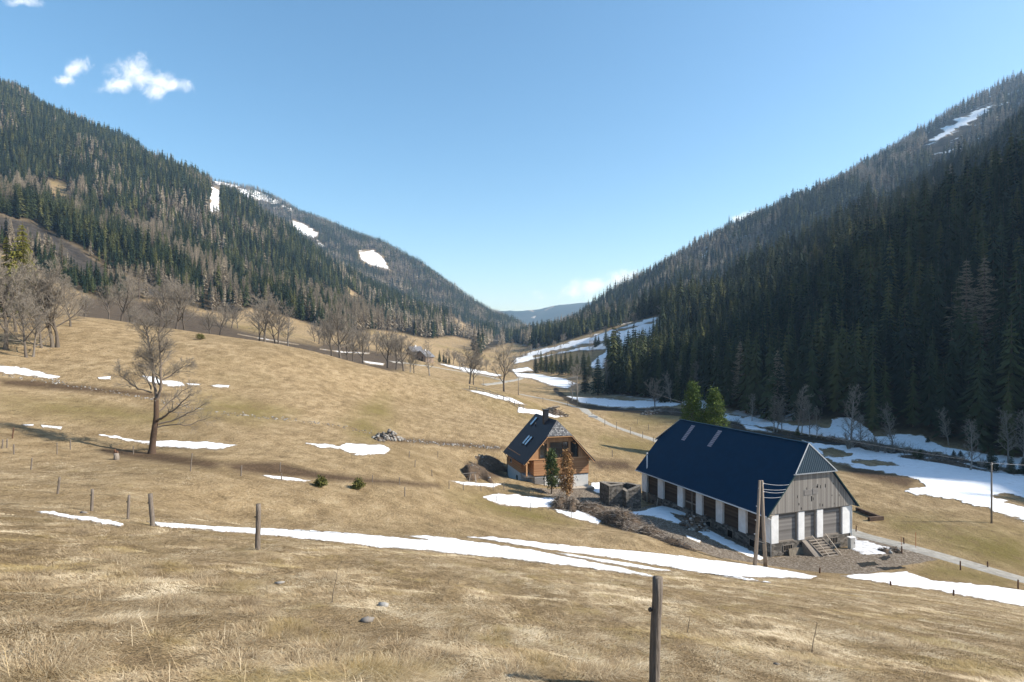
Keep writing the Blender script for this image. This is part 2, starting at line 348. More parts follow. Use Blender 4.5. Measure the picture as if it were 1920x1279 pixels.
BROWN = [[(420, 868), (520, 866), (600, 885), (680, 895), (830, 908), (820, 914), (640, 903), (520, 892), (440, 884)], [(190, 838), (300, 848), (420, 868), (400, 880), (270, 862), (190, 850)],
         [(0, 712), (60, 712), (180, 725), (320, 740), (300, 746), (150, 735), (0, 722)], [(700, 815), (760, 822), (860, 828), (950, 838), (940, 846), (800, 832), (700, 826)],
         [(870, 868), (930, 860), (950, 895), (880, 900)], [(1100, 860), (1180, 865), (1190, 882), (1120, 880)], [(1030, 950), (1100, 940), (1180, 985), (1220, 1000), (1150, 990), (1080, 968)],
         [(1520, 838), (1560, 840), (1600, 850), (1590, 860), (1540, 852)], [(1560, 868), (1640, 880), (1720, 900), (1700, 915), (1600, 890)]]
GREEN = [[(365, 740), (420, 745), (560, 775), (480, 790), (380, 775)], [(640, 790), (720, 740), (740, 800), (700, 830), (660, 820)], [(840, 925), (1000, 945), (1090, 985), (1000, 985), (880, 955)], [(1130, 820), (1230, 835), (1200, 850), (1120, 840)],
         [(1640, 970), (1760, 965), (1925, 1000), (1925, 1070), (1800, 1040), (1680, 1010)], [(1760, 1055), (1900, 1085), (1880, 1098), (1720, 1078)], [(0, 742), (130, 750), (330, 790), (200, 790), (0, 765)], [(1150, 780), (1260, 780), (1300, 800), (1200, 800)]]
STREAM = [(2060, 925), (1925, 892), (1830, 872), (1740, 857), (1660, 843), (1600, 836), (1530, 828), (1460, 815), (1400, 803), (1350, 788), (1310, 778), (1260, 772), (1215, 770), (1160, 766), (1110, 763), (1070, 752), (1045, 735), (1030, 716), (985, 700), (950, 693)]
def band(line, h): return [(x, y - h) for x, y in line] + [(x, y + h) for x, y in line[::-1]]
def bandv(line, hs): return [(x, y - h) for (x, y), h in zip(line, hs)] + [(x, y + h) for (x, y), h in list(zip(line, hs))[::-1]]
bank_m = area([bandv(STREAM, np.interp(np.arange(len(STREAM)), [0, 4, 9, 13, 19], [14, 10, 8, 6, 3]))], 40, 900, 4)
dirt_m = area(DIRT, 54, 100, 6); bench_shade_m = area(BENCH_SHADE, 165, 460, 10); brown_m = area(BROWN, 30, 140, 9); green_m = area(GREEN, 30, 260, 34)
talus_m = area(TALUS, 240, 900, 6)
inlay = ((np.abs(Xg[:-1, :-1]) < 6500) & (Yg[:-1, :-1] < 9500))
idx = np.arange(NT * NA).reshape(NT, NA)
quads = np.stack([idx[:-1, :-1], idx[:-1, 1:], idx[1:, 1:], idx[1:, :-1]], -1)[inlay]

def principled(name, rough=0.8, spec=0.3):
    m = bpy.data.materials.new(name); m.use_nodes = True; nt = m.node_tree; b = nt.nodes['Principled BSDF']
    b.inputs['Roughness'].default_value = rough; b.inputs['Specular IOR Level'].default_value = spec
    geo = N(nt, 'ShaderNodeNewGeometry'); return m, nt, b, geo.outputs['Position']
def bump(nt, b, h, strength=0.5, dist=0.1):
    n = N(nt, 'ShaderNodeBump', inp={'Strength': strength, 'Distance': dist, 'Height': h}); nt.links.new(n.outputs[0], b.inputs['Normal'])
def attr(nt, name):
    n = N(nt, 'ShaderNodeAttribute'); n.attribute_name = name; return n.outputs['Fac']
gm, nt, b, pos = principled('dry_meadow', 0.95, 0.08)
n_big = noise(nt, pos, 0.045, 4, 0.6); n_mid = noise(nt, mapping(nt, pos, (1.3, 0.75, 1)), 0.42, 5, 0.65); n_fine = noise(nt, mapping(nt, pos, (2.6, 1.5, 2.6)), 2.2, 6, 0.75)
n_tiny = noise(nt, pos, 14, 4, 0.7); n_huge = noise(nt, pos, 0.011, 3, 0.55)
f = math_(nt, 'ADD', math_(nt, 'MULTIPLY', n_mid, 0.5), math_(nt, 'ADD', math_(nt, 'MULTIPLY', n_fine, 0.5), math_(nt, 'MULTIPLY', math_(nt, 'SUBTRACT', n_tiny, 0.5), 0.3)))
grass = ramp(nt, f, [(0.28, (0.058, 0.039, 0.022)), (0.41, (0.205, 0.143, 0.076)), (0.55, (0.365, 0.268, 0.150)), (0.72, (0.57, 0.455, 0.29))])
grass = mixc(nt, math_(nt, 'MULTIPLY', sstep(n_big, 0.42, 0.7), 0.5), grass, (0.19, 0.135, 0.066))
gfac = math_(nt, 'MULTIPLY', attr(nt, 'green'), sstep(n_mid, 0.22, 0.52))
gfac = math_(nt, 'MAXIMUM', math_(nt, 'MULTIPLY', math_(nt, 'MULTIPLY', gfac, 0.8), sstep(math_(nt, 'ADD', math_(nt, 'MULTIPLY', n_fine, 0.5), math_(nt, 'MULTIPLY', n_big, 0.5)), 0.38, 0.58)), math_(nt, 'MULTIPLY', sstep(n_huge, 0.50, 0.66), 0.3))
grass = mixc(nt, gfac, grass, mixc(nt, n_fine, (0.10, 0.085, 0.018), (0.20, 0.165, 0.045)))
small = math_(nt, 'MULTIPLY', sstep(noise(nt, pos, 0.8, 5, 0.7), 0.56, 0.66), 0.42); grass = mixc(nt, small, grass, (0.085, 0.06, 0.032))
bench_shade = ramp(nt, f, [(0.3, (0.04, 0.03, 0.022)), (0.6, (0.115, 0.088, 0.062))]); grass = mixc(nt, attr(nt, 'bench_shade'), grass, bench_shade)  # shadow band mixed into the ground colour as dark brown
brown = ramp(nt, f, [(0.3, (0.035, 0.023, 0.014)), (0.65, (0.15, 0.10, 0.06))]); grass = mixc(nt, math_(nt, 'MULTIPLY', attr(nt, 'brown'), sstep(n_mid, 0.22, 0.46)), grass, brown)
vo = N(nt, 'ShaderNodeTexVoronoi', inp={'Scale': 3.0}); nt.links.new(pos, vo.inputs['Vector'])
dirt = ramp(nt, math_(nt, 'ADD', math_(nt, 'MULTIPLY', n_fine, 0.9), math_(nt, 'MULTIPLY', vo.outputs['Distance'], 0.12)), [(0.32, (0.045, 0.035, 0.027)), (0.5, (0.17, 0.135, 0.10)), (0.68, (0.42, 0.37, 0.31))])
dm = sstep(math_(nt, 'ADD', attr(nt, 'dirt'), math_(nt, 'MULTIPLY', math_(nt, 'SUBTRACT', n_mid, 0.5), 1.0)), 0.35, 0.65)
col = mixc(nt, dm, grass, dirt)
bk = ramp(nt, f, [(0.3, (0.02, 0.016, 0.012)), (0.6, (0.085, 0.066, 0.045))])
bm_ = sstep(math_(nt, 'ADD', attr(nt, 'bank'), math_(nt, 'MULTIPLY', math_(nt, 'SUBTRACT', n_mid, 0.5), 0.9)), 0.3, 0.6); col = mixc(nt, bm_, col, bk)
n_f = noise(nt, pos, 0.09, 5, 0.65); spx = N(nt, 'ShaderNodeSeparateXYZ'); nt.links.new(pos, spx.inputs[0]); px_ = spx.outputs[0]
ff = ramp(nt, n_f, [(0.35, (0.018, 0.015, 0.009)), (0.6, (0.06, 0.045, 0.026))])
ff = mixc(nt, math_(nt, 'MULTIPLY', sstep(noise(nt, pos, 0.02, 5, 0.6), 0.57, 0.62), math_(nt, 'MULTIPLY', sstep(px_, -60.0, 60.0), 0.85)), ff, (0.74, 0.77, 0.8))
sp = N(nt, 'ShaderNodeSeparateXYZ'); nt.links.new(pos, sp.inputs[0])
farw = sstep(sp.outputs[1], 3000.0, 4200.0)
farc = ramp(nt, noise(nt, pos, 0.004, 6, 0.7), [(0.35, (0.008, 0.018, 0.014)), (0.6, (0.03, 0.036, 0.026))]); ff = mixc(nt, farw, ff, farc)
col = mixc(nt, attr(nt, 'forest'), col, ff)
tal = ramp(nt, math_(nt, 'ADD', math_(nt, 'MULTIPLY', n_f, 0.5), math_(nt, 'MULTIPLY', n_mid, 0.5)), [(0.35, (0.014, 0.012, 0.010)), (0.65, (0.085, 0.074, 0.063))]); col = mixc(nt, attr(nt, 'talus'), col, tal)
nt.links.new(col, b.inputs['Base Color'])
n_lump = noise(nt, mapping(nt, pos, (1.2, 0.75, 1)), 1.0, 5, 0.7)
bump(nt, b, math_(nt, 'ADD', math_(nt, 'ADD', math_(nt, 'MULTIPLY', n_fine, 0.45), math_(nt, 'MULTIPLY', n_tiny, 0.15)), math_(nt, 'MULTIPLY', n_lump, 0.8)), 1.0, 0.42)
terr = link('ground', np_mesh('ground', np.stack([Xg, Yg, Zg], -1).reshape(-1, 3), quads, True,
            {'forest': forest_m.ravel(), 'dirt': dirt_m.ravel(), 'bench_shade': bench_shade_m.ravel(), 'brown': brown_m.ravel(), 'green': green_m.ravel(), 'bank': bank_m.ravel(), 'talus': talus_m.ravel()}, [gm]))
tag(terr, kind='structure')

# ------------------------------------------------------------------ snow: thin melting sheets lying on the ground
sm, nt, b, pos = principled('old_snow', 0.7, 0.35)
nn = noise(nt, pos, 0.9, 5, 0.65); n2 = noise(nt, pos, 7, 4, 0.7)
sc = ramp(nt, math_(nt, 'ADD', math_(nt, 'MULTIPLY', nn, 0.75), math_(nt, 'MULTIPLY', n2, 0.25)), [(0.28, (0.5, 0.47, 0.43)), (0.41, (0.78, 0.785, 0.79)), (0.7, (0.9, 0.91, 0.93))]); sc = mixc(nt, sstep(math_(nt, 'ADD', math_(nt, 'MULTIPLY', attr(nt, 'depth'), 0.30), math_(nt, 'MULTIPLY', math_(nt, 'SUBTRACT', math_(nt, 'ADD', math_(nt, 'MULTIPLY', n2, 0.5), math_(nt, 'MULTIPLY', nn, 0.5)), 0.5), 2.2)), 0.05, 0.42), (0.20, 0.145, 0.08), sc); nt.links.new(sc, b.inputs['Base Color'])
bump(nt, b, math_(nt, 'ADD', nn, math_(nt, 'MULTIPLY', n2, 0.3)), 0.35, 0.25)
dsm, nt, b, pos = principled('gritty_snow', 0.75, 0.3)
nn = noise(nt, pos, 1.6, 6, 0.75); nt.links.new(ramp(nt, nn, [(0.35, (0.28, 0.26, 0.24)), (0.5, (0.62, 0.62, 0.63)), (0.7, (0.8, 0.81, 0.83))]), b.inputs['Base Color']); bump(nt, b, nn, 0.6, 0.2)
SNOW = [  # outline, nearest and farthest distance, edge roughness px, thickness m, holes, dirty
 ([(66,959),(100,961),(130,967),(190,974),(232,984),(226,989),(150,977),(118,972),(80,964)], 12, 40, 1.2, .10),
 ([(276,978),(300,981),(380,986),(480,991),(560,994),(650,999),(760,1010),(900,1020),(1010,1034),(1100,1052),(1180,1069),(1230,1082),(1190,1078),(1100,1067),(960,1050),(800,1034),(700,1026),(560,1010),(480,1003),(380,994),(300,989)], 14, 48, 1.0, .16),
 ([(760,1005),(800,1005),(860,1012),(930,1022),(985,1031),(960,1032),(860,1028),(800,1014)], 20, 60, 1.0, .14),
 ([(876,1007),(920,1007),(1000,1016),(1090,1026),(1180,1033),(1260,1041),(1380,1056),(1460,1067),(1532,1081),(1520,1087),(1440,1084),(1390,1082),(1455,1095),(1400,1089),(1290,1071),(1200,1055),(1110,1042),(1030,1032),(960,1021)], 20, 75, .8, .16),
 ([(1020,1033),(1110,1046),(1180,1056),(1264,1072),(1240,1071),(1170,1063),(1090,1048)], 20, 75, .6, .16),
 ([(1576,1080),(1640,1075),(1700,1073),(1725,1082),(1760,1090),(1850,1098),(1990,1116),(1990,1150),(1850,1126),(1760,1109),(1680,1098),(1620,1089)], 25, 70, 1.2, .2),
 ([(186,816),(215,817),(235,823),(280,828),(320,826),(400,830),(444,835),(420,843),(360,842),(300,838),(250,829)], 40, 90, 1.2, .1),
 ([(573,832),(610,834),(636,837),(650,831),(720,835),(733,843),(720,852),(680,854),(655,851),(638,842),(600,840)], 45, 100, 1.2, .14),
 ([(268,706),(290,706),(305,713),(340,717),(347,724),(325,726),(300,721),(280,717)], 60, 130, 1.0, .1), ([(349,719),(378,720),(374,724),(352,723)], 60, 130, .6, .1), ([(393,722),(432,723),(428,728),(400,727)], 60, 130, .6, .1),
 ([(182,708),(208,706),(207,712),(185,712)], 60, 130, .6, .1), ([(-40,680),(30,689),(60,694),(112,707),(85,710),(50,704),(-40,696)], 50, 120, 1.6, .1), ([(40,796),(64,796),(63,800),(44,799)], 40, 90, .4, .08), ([(76,797),(117,801),(114,806),(80,802)], 40, 90, .4, .08),
 ([(488,891),(520,893),(560,898),(584,902),(570,904),(520,900)], 40, 80, .8, .1), ([(843,902),(880,904),(942,908),(925,914),(870,910)], 60, 110, .8, .1),
 ([(906,932),(935,925),(985,930),(1042,935),(1036,951),(1000,954),(950,949),(920,941)], 55, 110, 1.4, .16), ([(1034,953),(1065,952),(1085,956),(1100,955),(1112,968),(1137,978),(1120,983),(1080,973),(1050,963)], 55, 110, 1.6, .16),
 ([(1108,905),(1130,904),(1143,917),(1140,929),(1115,923),(1106,915)], 70, 115, 1.2, .12),
 ([(1163,962),(1200,958),(1236,949),(1262,948),(1290,958),(1284,968),(1256,961),(1272,974),(1285,986),(1268,983),(1240,973),(1200,966)], 60, 105, 1.6, .12), ([(1297,974),(1312,986),(1342,1001),(1380,1019),(1410,1034),(1436,1048),(1424,1051),(1398,1042),(1340,1016),(1298,992)], 55, 95, 1.0, .15),
 ([(1285,1003),(1315,1014),(1312,1019),(1288,1009)], 55, 95, .6, .06),
 ([(1600,1011),(1630,1016),(1674,1030),(1660,1038),(1620,1038),(1600,1032)], 55, 95, 1.8, .1, (), 1),
 ([(1500,824),(1640,845),(1760,861),(1925,892),(2060,925),(2060,1010),(1925,980),(1880,963),(1840,950),(1795,938),(1740,932),(1698,921),(1737,914),(1720,902),(1690,893),(1620,880),(1570,867),(1540,856),(1530,845)], 60, 190, 3.0, .12, ([(1536,843),(1560,842),(1597,852),(1580,860),(1550,856)],[(1598,865),(1640,866),(1695,875),(1640,875)],[(1865,932),(1890,928),(1960,950),(1960,962),(1905,948)])),
 ([(1345,776),(1390,781),(1440,787),(1500,799),(1555,801),(1560,788),(1592,784),(1628,804),(1640,818),(1680,814),(1730,818),(1770,838),(1850,850),(1925,860),(2060,890),(2060,915),(1925,886),(1850,870),(1740,847),(1640,832),(1600,827),(1530,818),(1460,805),(1400,796),(1360,788)], 70, 300, 2.4, .15),
 ([(1063,744),(1110,745),(1180,751),(1240,752),(1278,757),(1262,763),(1200,766),(1150,764),(1090,756)], 150, 420, 1.2, .2), ([(963,699),(1000,701),(1060,711),(1084,720),(1062,729),(1030,723),(1000,712),(970,706)], 250, 620, 1.0, .25), ([(1285,740),(1330,742),(1350,765),(1300,772),(1278,755)], 150, 420, 2.2, .2),
 ([(964,671),(1236,594),(1244,640),(1165,692),(1098,693),(1135,658),(1060,660),(966,682)], 300, 900, 2.2, .3, ([(1000,668),(1100,646),(1160,634),(1100,652),(1000,672)],[(1150,622),(1236,600),(1236,603),(1150,626)])), ([(955,692),(990,689),(1002,696),(965,699)], 300, 900, .8, .3),
 ([(600,655),(640,659),(694,662),(692,664),(640,662)], 180, 560, .5, .05), ([(594,663),(618,667),(612,669)], 180, 560, .4, .05), ([(678,676),(722,682),(718,686),(684,681)], 180, 560, .6, .2), ([(818,681),(870,689),(900,695),(942,704),(930,707),(870,697)], 180, 600, .8, .2),
 ([(866,729),(910,736),(960,747),(988,760),(975,759),(920,745)], 120, 200, .6, .1), ([(972,764),(1005,769),(1068,781),(1040,784),(970,773)], 120, 200, .8, .1), ([(446,627),(500,636),(560,647),(500,638)], 180, 560, .4, .05),
 ([(397,349),(410,352),(414,378),(411,403),(391,401),(393,375)], 500, 1700, 2, .8), ([(549,415),(570,421),(598,438),(588,448),(565,441),(547,425)], 900, 2600, 1.5, 1.2), ([(593,449),(612,464),(600,469)], 900, 2600, 1.5, 1.2), ([(671,472),(700,469),(716,480),(733,509),(710,501),(690,498),(677,488)], 900, 2600, 1.5, 1.2),
 ([(300,300),(400,322),(470,356),(560,390),(548,402),(480,374),(420,352),(340,316)], 1500, 3200, 9, 1.2), ([(1543,441),(1570,421),(1622,396),(1619,406),(1585,433),(1550,446)], 700, 1400, 1.5, .8), ([(1743,264),(1790,227),(1842,203),(1862,198),(1830,229),(1790,249),(1755,268)], 800, 1700, 4, .8), ([(1784,334),(1814,315),(1809,325),(1790,335)], 600, 1400, 1, .8),
 ([(985,579),(1001,584),(999,585)], 4000, 7500, .3, 2), ([(1022,582),(1038,574),(1039,575)], 4000, 7500, .3, 2), ([(996,596),(1004,593),(1002,597)], 4000, 7500, .3, 2), ([(1088,585),(1104,577),(1105,579)], 4000, 7500, .3, 2), ([(1390,795),(1420,800),(1450,812),(1400,806)], 70, 260, 1.2, .1),
 ([(1430,690),(1470,670),(1480,690),(1440,760),(1420,740)], 150, 400, 8, .3), ([(1500,690),(1530,680),(1530,760),(1505,770)], 150, 400, 7, .3),
]
snow_polys = []
for k, e in enumerate(SNOW):
    poly, ya, yb, rough, th = e[:5]; holes = e[5] if len(e) > 5 else (); pa = np.array(poly, float)
    x0, y0 = pa.min(0) - 3; x1, y1 = pa.max(0) + 3; st = 0.7 if (x1 - x0) * (y1 - y0) < 30000 else 1.3
    gx, gy = np.meshgrid(np.arange(x0, x1, st), np.arange(y0, y1, st * 0.8)); d = sdf(poly, gx, gy)
    for hp in holes: d = np.minimum(d, -sdf(hp, gx, gy))
    d = d + rough * 2.3 * fbm(gx / (10 + rough * 4), gy / (2.6 + rough * 0.9), 100 + k, 5)
    d = d - (3.2 * np.clip(.15 + fbm(gx / 24, gy / 2.6 + gx / 40, 900 + k, 3), 0, 1) if yb >= 1400 and yb < 4000 else 0); keep = d > -1.2; yy = np.full(gx.shape, np.nan); yy[keep] = ground(gx[keep], gy[keep], ya, yb); keep &= np.isfinite(yy)
    yv = np.where(keep, yy, 1.0); xv = (gx - CX) / F * yv; zt = hz(xv.ravel(), yv.ravel()).reshape(gx.shape)
    th = min(th, .05 if yb < 125 else .08 if yb < 620 else th); off = np.clip(th * (d + 0.35) / 1.6, -0.06 - 0.002 * yv, th) + 0.0004 * yv
    vi = np.full(gx.shape, -1); vi[keep] = np.arange(keep.sum())
    q = np.stack([vi[:-1, :-1], vi[1:, :-1], vi[1:, 1:], vi[:-1, 1:]], -1).reshape(-1, 4); yq = np.stack([yv[:-1, :-1], yv[1:, :-1], yv[1:, 1:], yv[:-1, 1:]], -1).reshape(-1, 4)
    q = q[(q.min(1) >= 0) & (yq.max(1) / yq.min(1) < 1.12)]
    if len(q) == 0: continue
    V = np.stack([xv[keep], yv[keep], (zt + off)[keep]], -1)
    tag(link('snow', np_mesh('snow', V, q, True, {'depth': np.clip(d[keep], -1, 8)}, mats=[dsm if len(e) > 6 else sm])), kind='structure')
    snow_polys.append((poly, ya, yb))

# ------------------------------------------------------------------ road and stream: ribbons draped over the ground
def ribbon(name, line, width, mat, y0, y1, lift, n=400, jit=0.0, cross=7):
    pts = []
    for px, py in line:
        p = gp(px, py, y0, y1)
        if p: pts.append(p[:2])
    pts = np.array(pts); s = np.r_[0, np.cumsum(np.hypot(*np.diff(pts, axis=0).T))]; q = np.linspace(0, s[-1], n)
    c = np.stack([np.interp(q, s, pts[:, i]) for i in (0, 1)], 1)
    for _ in range(25): c[1:-1] = (c[:-2] + 2 * c[1:-1] + c[2:]) / 4
    t = np.gradient(c, axis=0); t /= np.linalg.norm(t, axis=1)[:, None] + 1e-9; nrm = np.stack([-t[:, 1], t[:, 0]], 1)
    zc = np.array([h1(*p) for p in c]); ker = np.ones(9) / 9; zc = np.convolve(np.pad(zc, 4, 'edge'), ker, 'valid')
    wv = width * (1 + jit * fbm(q / 6, q * 0, 55, 3)); V = []
    for k in np.linspace(-1, 1, cross):
        p = c + nrm * (wv * k / 2)[:, None]; z = np.maximum(hz(p[:, 0], p[:, 1]) + lift, zc + lift - 0.25 * abs(k))
        if abs(k) > 0.99: z = hz(p[:, 0], p[:, 1]) - 0.05
        V.append(np.c_[p, z])
    V = np.stack(V, 1); i = np.arange(n * cross).reshape(n, cross)
    q4 = np.stack([i[:-1, :-1], i[:-1, 1:], i[1:, 1:], i[1:, :-1]], -1).reshape(-1, 4)
    return tag(link(name, np_mesh(name, V.reshape(-1, 3), q4, True, mats=[mat])), kind='structure'), c
rm, nt, b, pos = principled('gravel_road', 0.9, 0.2)
f = math_(nt, 'ADD', math_(nt, 'MULTIPLY', noise(nt, pos, 1.2, 6, 0.7), 0.6), math_(nt, 'MULTIPLY', noise(nt, pos, 14, 3, 0.7), 0.4))
nt.links.new(ramp(nt, f, [(0.3, (0.17, 0.15, 0.125)), (0.5, (0.31, 0.29, 0.25)), (0.7, (0.44, 0.42, 0.38))]), b.inputs['Base Color']); bump(nt, b, f, 0.5, 0.06)
ROAD = [(2150,1152),(2000,1110),(1925,1090),(1850,1068),(1780,1047),(1720,1031),(1660,1015),(1600,1000),(1540,975),(1450,930),(1360,890),(1300,857),(1262,840),(1230,826),(1190,813),(1150,799),(1120,784),(1100,774),(1085,765),(1060,757),(1030,750),(1000,744),(975,739)]
road, roadc = ribbon('road', ROAD, 3.6, rm, 40, 420, 0.10, jit=0.15)
tag(road, kind='structure')
ribbon('track', [(905,722),(940,718),(975,710),(985,704)], 4.0, rm, 190, 700, 0.2, 60)
ribbon('track', [(730,678),(800,686),(860,696),(910,705),(950,716)], 4.0, rm, 190, 700, 0.2, 90)
wm, nt, b, pos = principled('stream_water', 0.35, 0.25); b.inputs['Base Color'].default_value = (0.02, 0.025, 0.025, 1); bump(nt, b, noise(nt, pos, 3, 4), 0.4, 0.1)
ribbon('stream', STREAM[:14], 1.5, wm, 40, 900, 0.06, 260, jit=0.5)
# ------------------------------------------------------------------ conifers: spruce and bare larch at four levels of detail
def tint_mat(name, stops, rough=0.85, trans=0.0, scale=0.0):
    m = bpy.data.materials.new(name); m.use_nodes = True; nt = m.node_tree; b = nt.nodes['Principled BSDF']
    b.inputs['Roughness'].default_value = rough; b.inputs['Specular IOR Level'].default_value = 0.12
    oi = N(nt, 'ShaderNodeObjectInfo'); f = math_(nt, 'FRACT', math_(nt, 'ADD', oi.outputs['Random'], attr(nt, 'tint')))
    c = ramp(nt, f, stops)
    if scale:
        geo = N(nt, 'ShaderNodeNewGeometry'); c = mixc(nt, math_(nt, 'MULTIPLY', noise(nt, geo.outputs['Position'], scale, 3), 0.6), c, (stops[0][1][0] * 0.5, stops[0][1][1] * 0.5, stops[0][1][2] * 0.5))
    nt.links.new(c, b.inputs['Base Color'])
    return m
m_spruce = tint_mat('spruce_needles', [(0.0, (0.010, 0.020, 0.012)), (0.4, (0.020, 0.033, 0.016)), (0.70, (0.046, 0.058, 0.022)), (1.0, (0.10, 0.10, 0.034))])
m_larch = tint_mat('larch_twigs', [(0.0, (0.175, 0.148, 0.108)), (0.5, (0.255, 0.213, 0.155)), (1.0, (0.34, 0.285, 0.205))])
m_bark = tint_mat('conifer_bark', [(0.0, (0.07, 0.05, 0.038)), (1.0, (0.13, 0.1, 0.08))], 0.9)
def rot_pt(r, a, z): return (r * math.cos(a), r * math.sin(a), z)
def conifer(kind, lod, seed):
    """unit-height conifer: (trunk verts, tris), (crown verts, tris)"""
    g = random.Random(seed); V = []; T = []
    nt_ = 6 if lod == 0 else 3; tv = []; tt = []
    for k, (z, r) in enumerate(((0, .014), (0.5, .009), (1.0, .001))):
        for i in range(nt_): tv.append(rot_pt(r, 2 * math.pi * i / nt_, z - 0.02 * (k == 0)))
    for k in range(2):
        for i in range(nt_):
            j = (i + 1) % nt_; a, b_, c, d = k * nt_ + i, k * nt_ + j, (k + 1) * nt_ + j, (k + 1) * nt_ + i; tt += [(a, b_, c), (a, c, d)]
    larch = kind == 'larch'
    nw, nb = {0: (30, 8), 1: (20, 7), 2: (9, 5), 3: (5, 4)}[lod]
    if larch: nw, nb = {0: (28, 6), 1: (18, 7), 2: (8, 5), 3: (4, 4)}[lod]
    z0 = 0.16 if larch else 0.10; rmax = (0.17 if larch else 0.155) * (1 if lod < 2 else 0.95)
    def tri(a, b_, c): n_ = len(V); V.extend((a, b_, c)); T.append((n_, n_ + 1, n_ + 2))
    ph = g.random() * 6.28; lean = [g.uniform(.75, 1.25) for _ in range(8)]
    for w_ in range(nw):
        z = z0 + (0.985 - z0) * (max(w_ + g.uniform(-.25, .25), 0) / nw) ** 0.92; z = min(max(z, z0), 0.975)
        rr = rmax * min(1.0, ((1 - z) / (1 - z0)) ** 0.82 + 0.03)
        if z < 0.3: rr *= 0.72 + 0.28 * (z - z0) / (0.3 - z0)
        for k in range(nb):
            a = ph + 2 * math.pi * (k + g.uniform(-.3, .3)) / nb + w_ * 1.3; L = rr * g.uniform(.68, 1.18) * lean[int((a % 6.28) / 6.29 * 8)]
            if larch and lod < 2 and g.random() < 0.12: continue
            droop = (0.30 if not larch else g.uniform(-.45, .4)) * L + 0.01; tipz = z - droop + (0.02 * (z > .8))
            ca_, sa_ = math.cos(a), math.sin(a)
            if lod == 0:
                segs = 4
                for sgi in range(segs):
                    t0, t1 = sgi / segs, (sgi + 1) / segs
                    p0 = (L * t0, z - droop * t0 ** 1.4); p1 = (L * t1, z - droop * t1 ** 1.4 + (0.004 if sgi == segs - 1 else 0)); e = 0.0013
                    A = (p0[0] * ca_, p0[0] * sa_, p0[1]); B = (p1[0] * ca_, p1[0] * sa_, p1[1])
                    if larch:
                        tri((A[0], A[1], A[2] - e), (A[0], A[1], A[2] + e), B)
                        for q_ in range(5):
                            f = g.random(); m_ = tuple(x + (y - x) * f for x, y in zip(A, B)); ln = (0.012 + 0.30 * L) * (1.1 - 0.6 * t0) * g.uniform(.4, 1.1); th = a + g.uniform(-1.3, 1.3); zz = g.uniform(-.9, .9) * ln
                            tri((m_[0], m_[1], m_[2] - e), (m_[0], m_[1], m_[2] + e), (m_[0] + ln * math.cos(th), m_[1] + ln * math.sin(th), m_[2] + zz))
                    else:
                        wd = (0.10 + 0.30 * L / rmax * 0.155) * L * (1 - 0.6 * t0) + 0.006
                        for sg in (-1, 1, -1):
                            q = (0.5 * (p0[0] + p1[0]) + 0.35 * wd * g.uniform(-.2, 1.4), sg * wd * g.uniform(.25, 1.0), 0.5 * (p0[1] + p1[1]) - (0.010 + 0.16 * L) * g.uniform(.35, 1.6))
                            tri(A, B, (q[0] * ca_ - q[1] * sa_, q[0] * sa_ + q[1] * ca_, q[2]))
            else:
                wd = L * ((0.26 if lod == 1 else 0.5 if lod == 2 else 0.8) if not larch else (0.16 if lod == 1 else 0.34 if lod == 2 else 0.55)); zu = z + (0.16 if lod == 1 else 0.32) * L + (0.03 if lod > 1 else 0)
                tip = (L * ca_, L * sa_, tipz - (0.015 + 0.12 * L) * g.uniform(.2, 1.6)); root = (0, 0, min(zu, 0.995)); mr = L * 0.62
                for sg in (-1, 1):
                    m_ = (mr * ca_ - sg * wd * sa_, mr * sa_ + sg * wd * ca_, z - droop * 1.1 - 0.05 * L)
                    tri(root, m_, tip) if sg > 0 else tri(root, tip, m_)
                if larch and lod == 1:
                    a2 = a + .5; tri((0, 0, z), (L * .8 * math.cos(a2), L * .8 * math.sin(a2), z + .03), (L * .8 * math.cos(a2 + .1), L * .8 * math.sin(a2 + .1), z + .02))
    tri((0.006, 0, .93), (-0.006, 0.004, .93), (0, 0, 1.0)); tri((0, 0.006, .93), (0, -0.006, .93), (0, 0, 1.0))
    return (np.array(tv), np.array(tt)), (np.array(V), np.array(T))

def poisson(x0, x1, y0, y1, d, seed):
    g = np.random.default_rng(seed); nx, ny = int((x1 - x0) / d) + 1, int((y1 - y0) / d) + 1
    X, Y = np.meshgrid(np.arange(nx), np.arange(ny)); return (x0 + (X + g.uniform(0, .95, X.shape)) * d).ravel(), (y0 + (Y + g.uniform(0, .95, X.shape)) * d).ravel()
def sample_grid(G, X, Y):
    t = np.interp(np.log(np.maximum(Y + Y0, 1) / Y0), GT, np.arange(NT)); a = np.interp(X / (Y + Y0), GA, np.arange(NA)); return G[np.clip(np.rint(t).astype(int), 0, NT - 1), np.clip(np.rint(a).astype(int), 0, NA - 1)]
snow_clear = area([p for p, a_, b_ in snow_polys if b_ > 450 and a_ >= 300 or a_ == 60], 55, 3300, 3) * 1.0
STRIP = [(960, 674), (1236, 594), (1244, 640), (1165, 692), (1098, 693), (1135, 658), (1060, 660), (960, 684)]
fm = forest_m * (1 - area([STRIP], 290, 760, 3)) * (1 - area(CLEAR_R, 600, 1600, 3))
fm[:, :] = fm * (1 - np.where(bank_m > .4, 1, 0))
xs, ys, sp_ = [], [], []
for x0, x1, y0, y1, d in ((50, 330, 20, 265, 5.0), (-20, 640, 265, 640, 5.0), (-20, 1500, 640, 1560, 6.8), (-760, -60, 240, 640, 5.4), (-1500, -40, 640, 1400, 6.6), (-1900, 60, 1400, 2750, 7.0)):
    X, Y = poisson(x0, x1, y0, y1, d, int(y0 + x1)); k = sample_grid(fm, X, Y) > 0.5; xs.append(X[k]); ys.append(Y[k]); sp_.append(np.full(k.sum(), d))
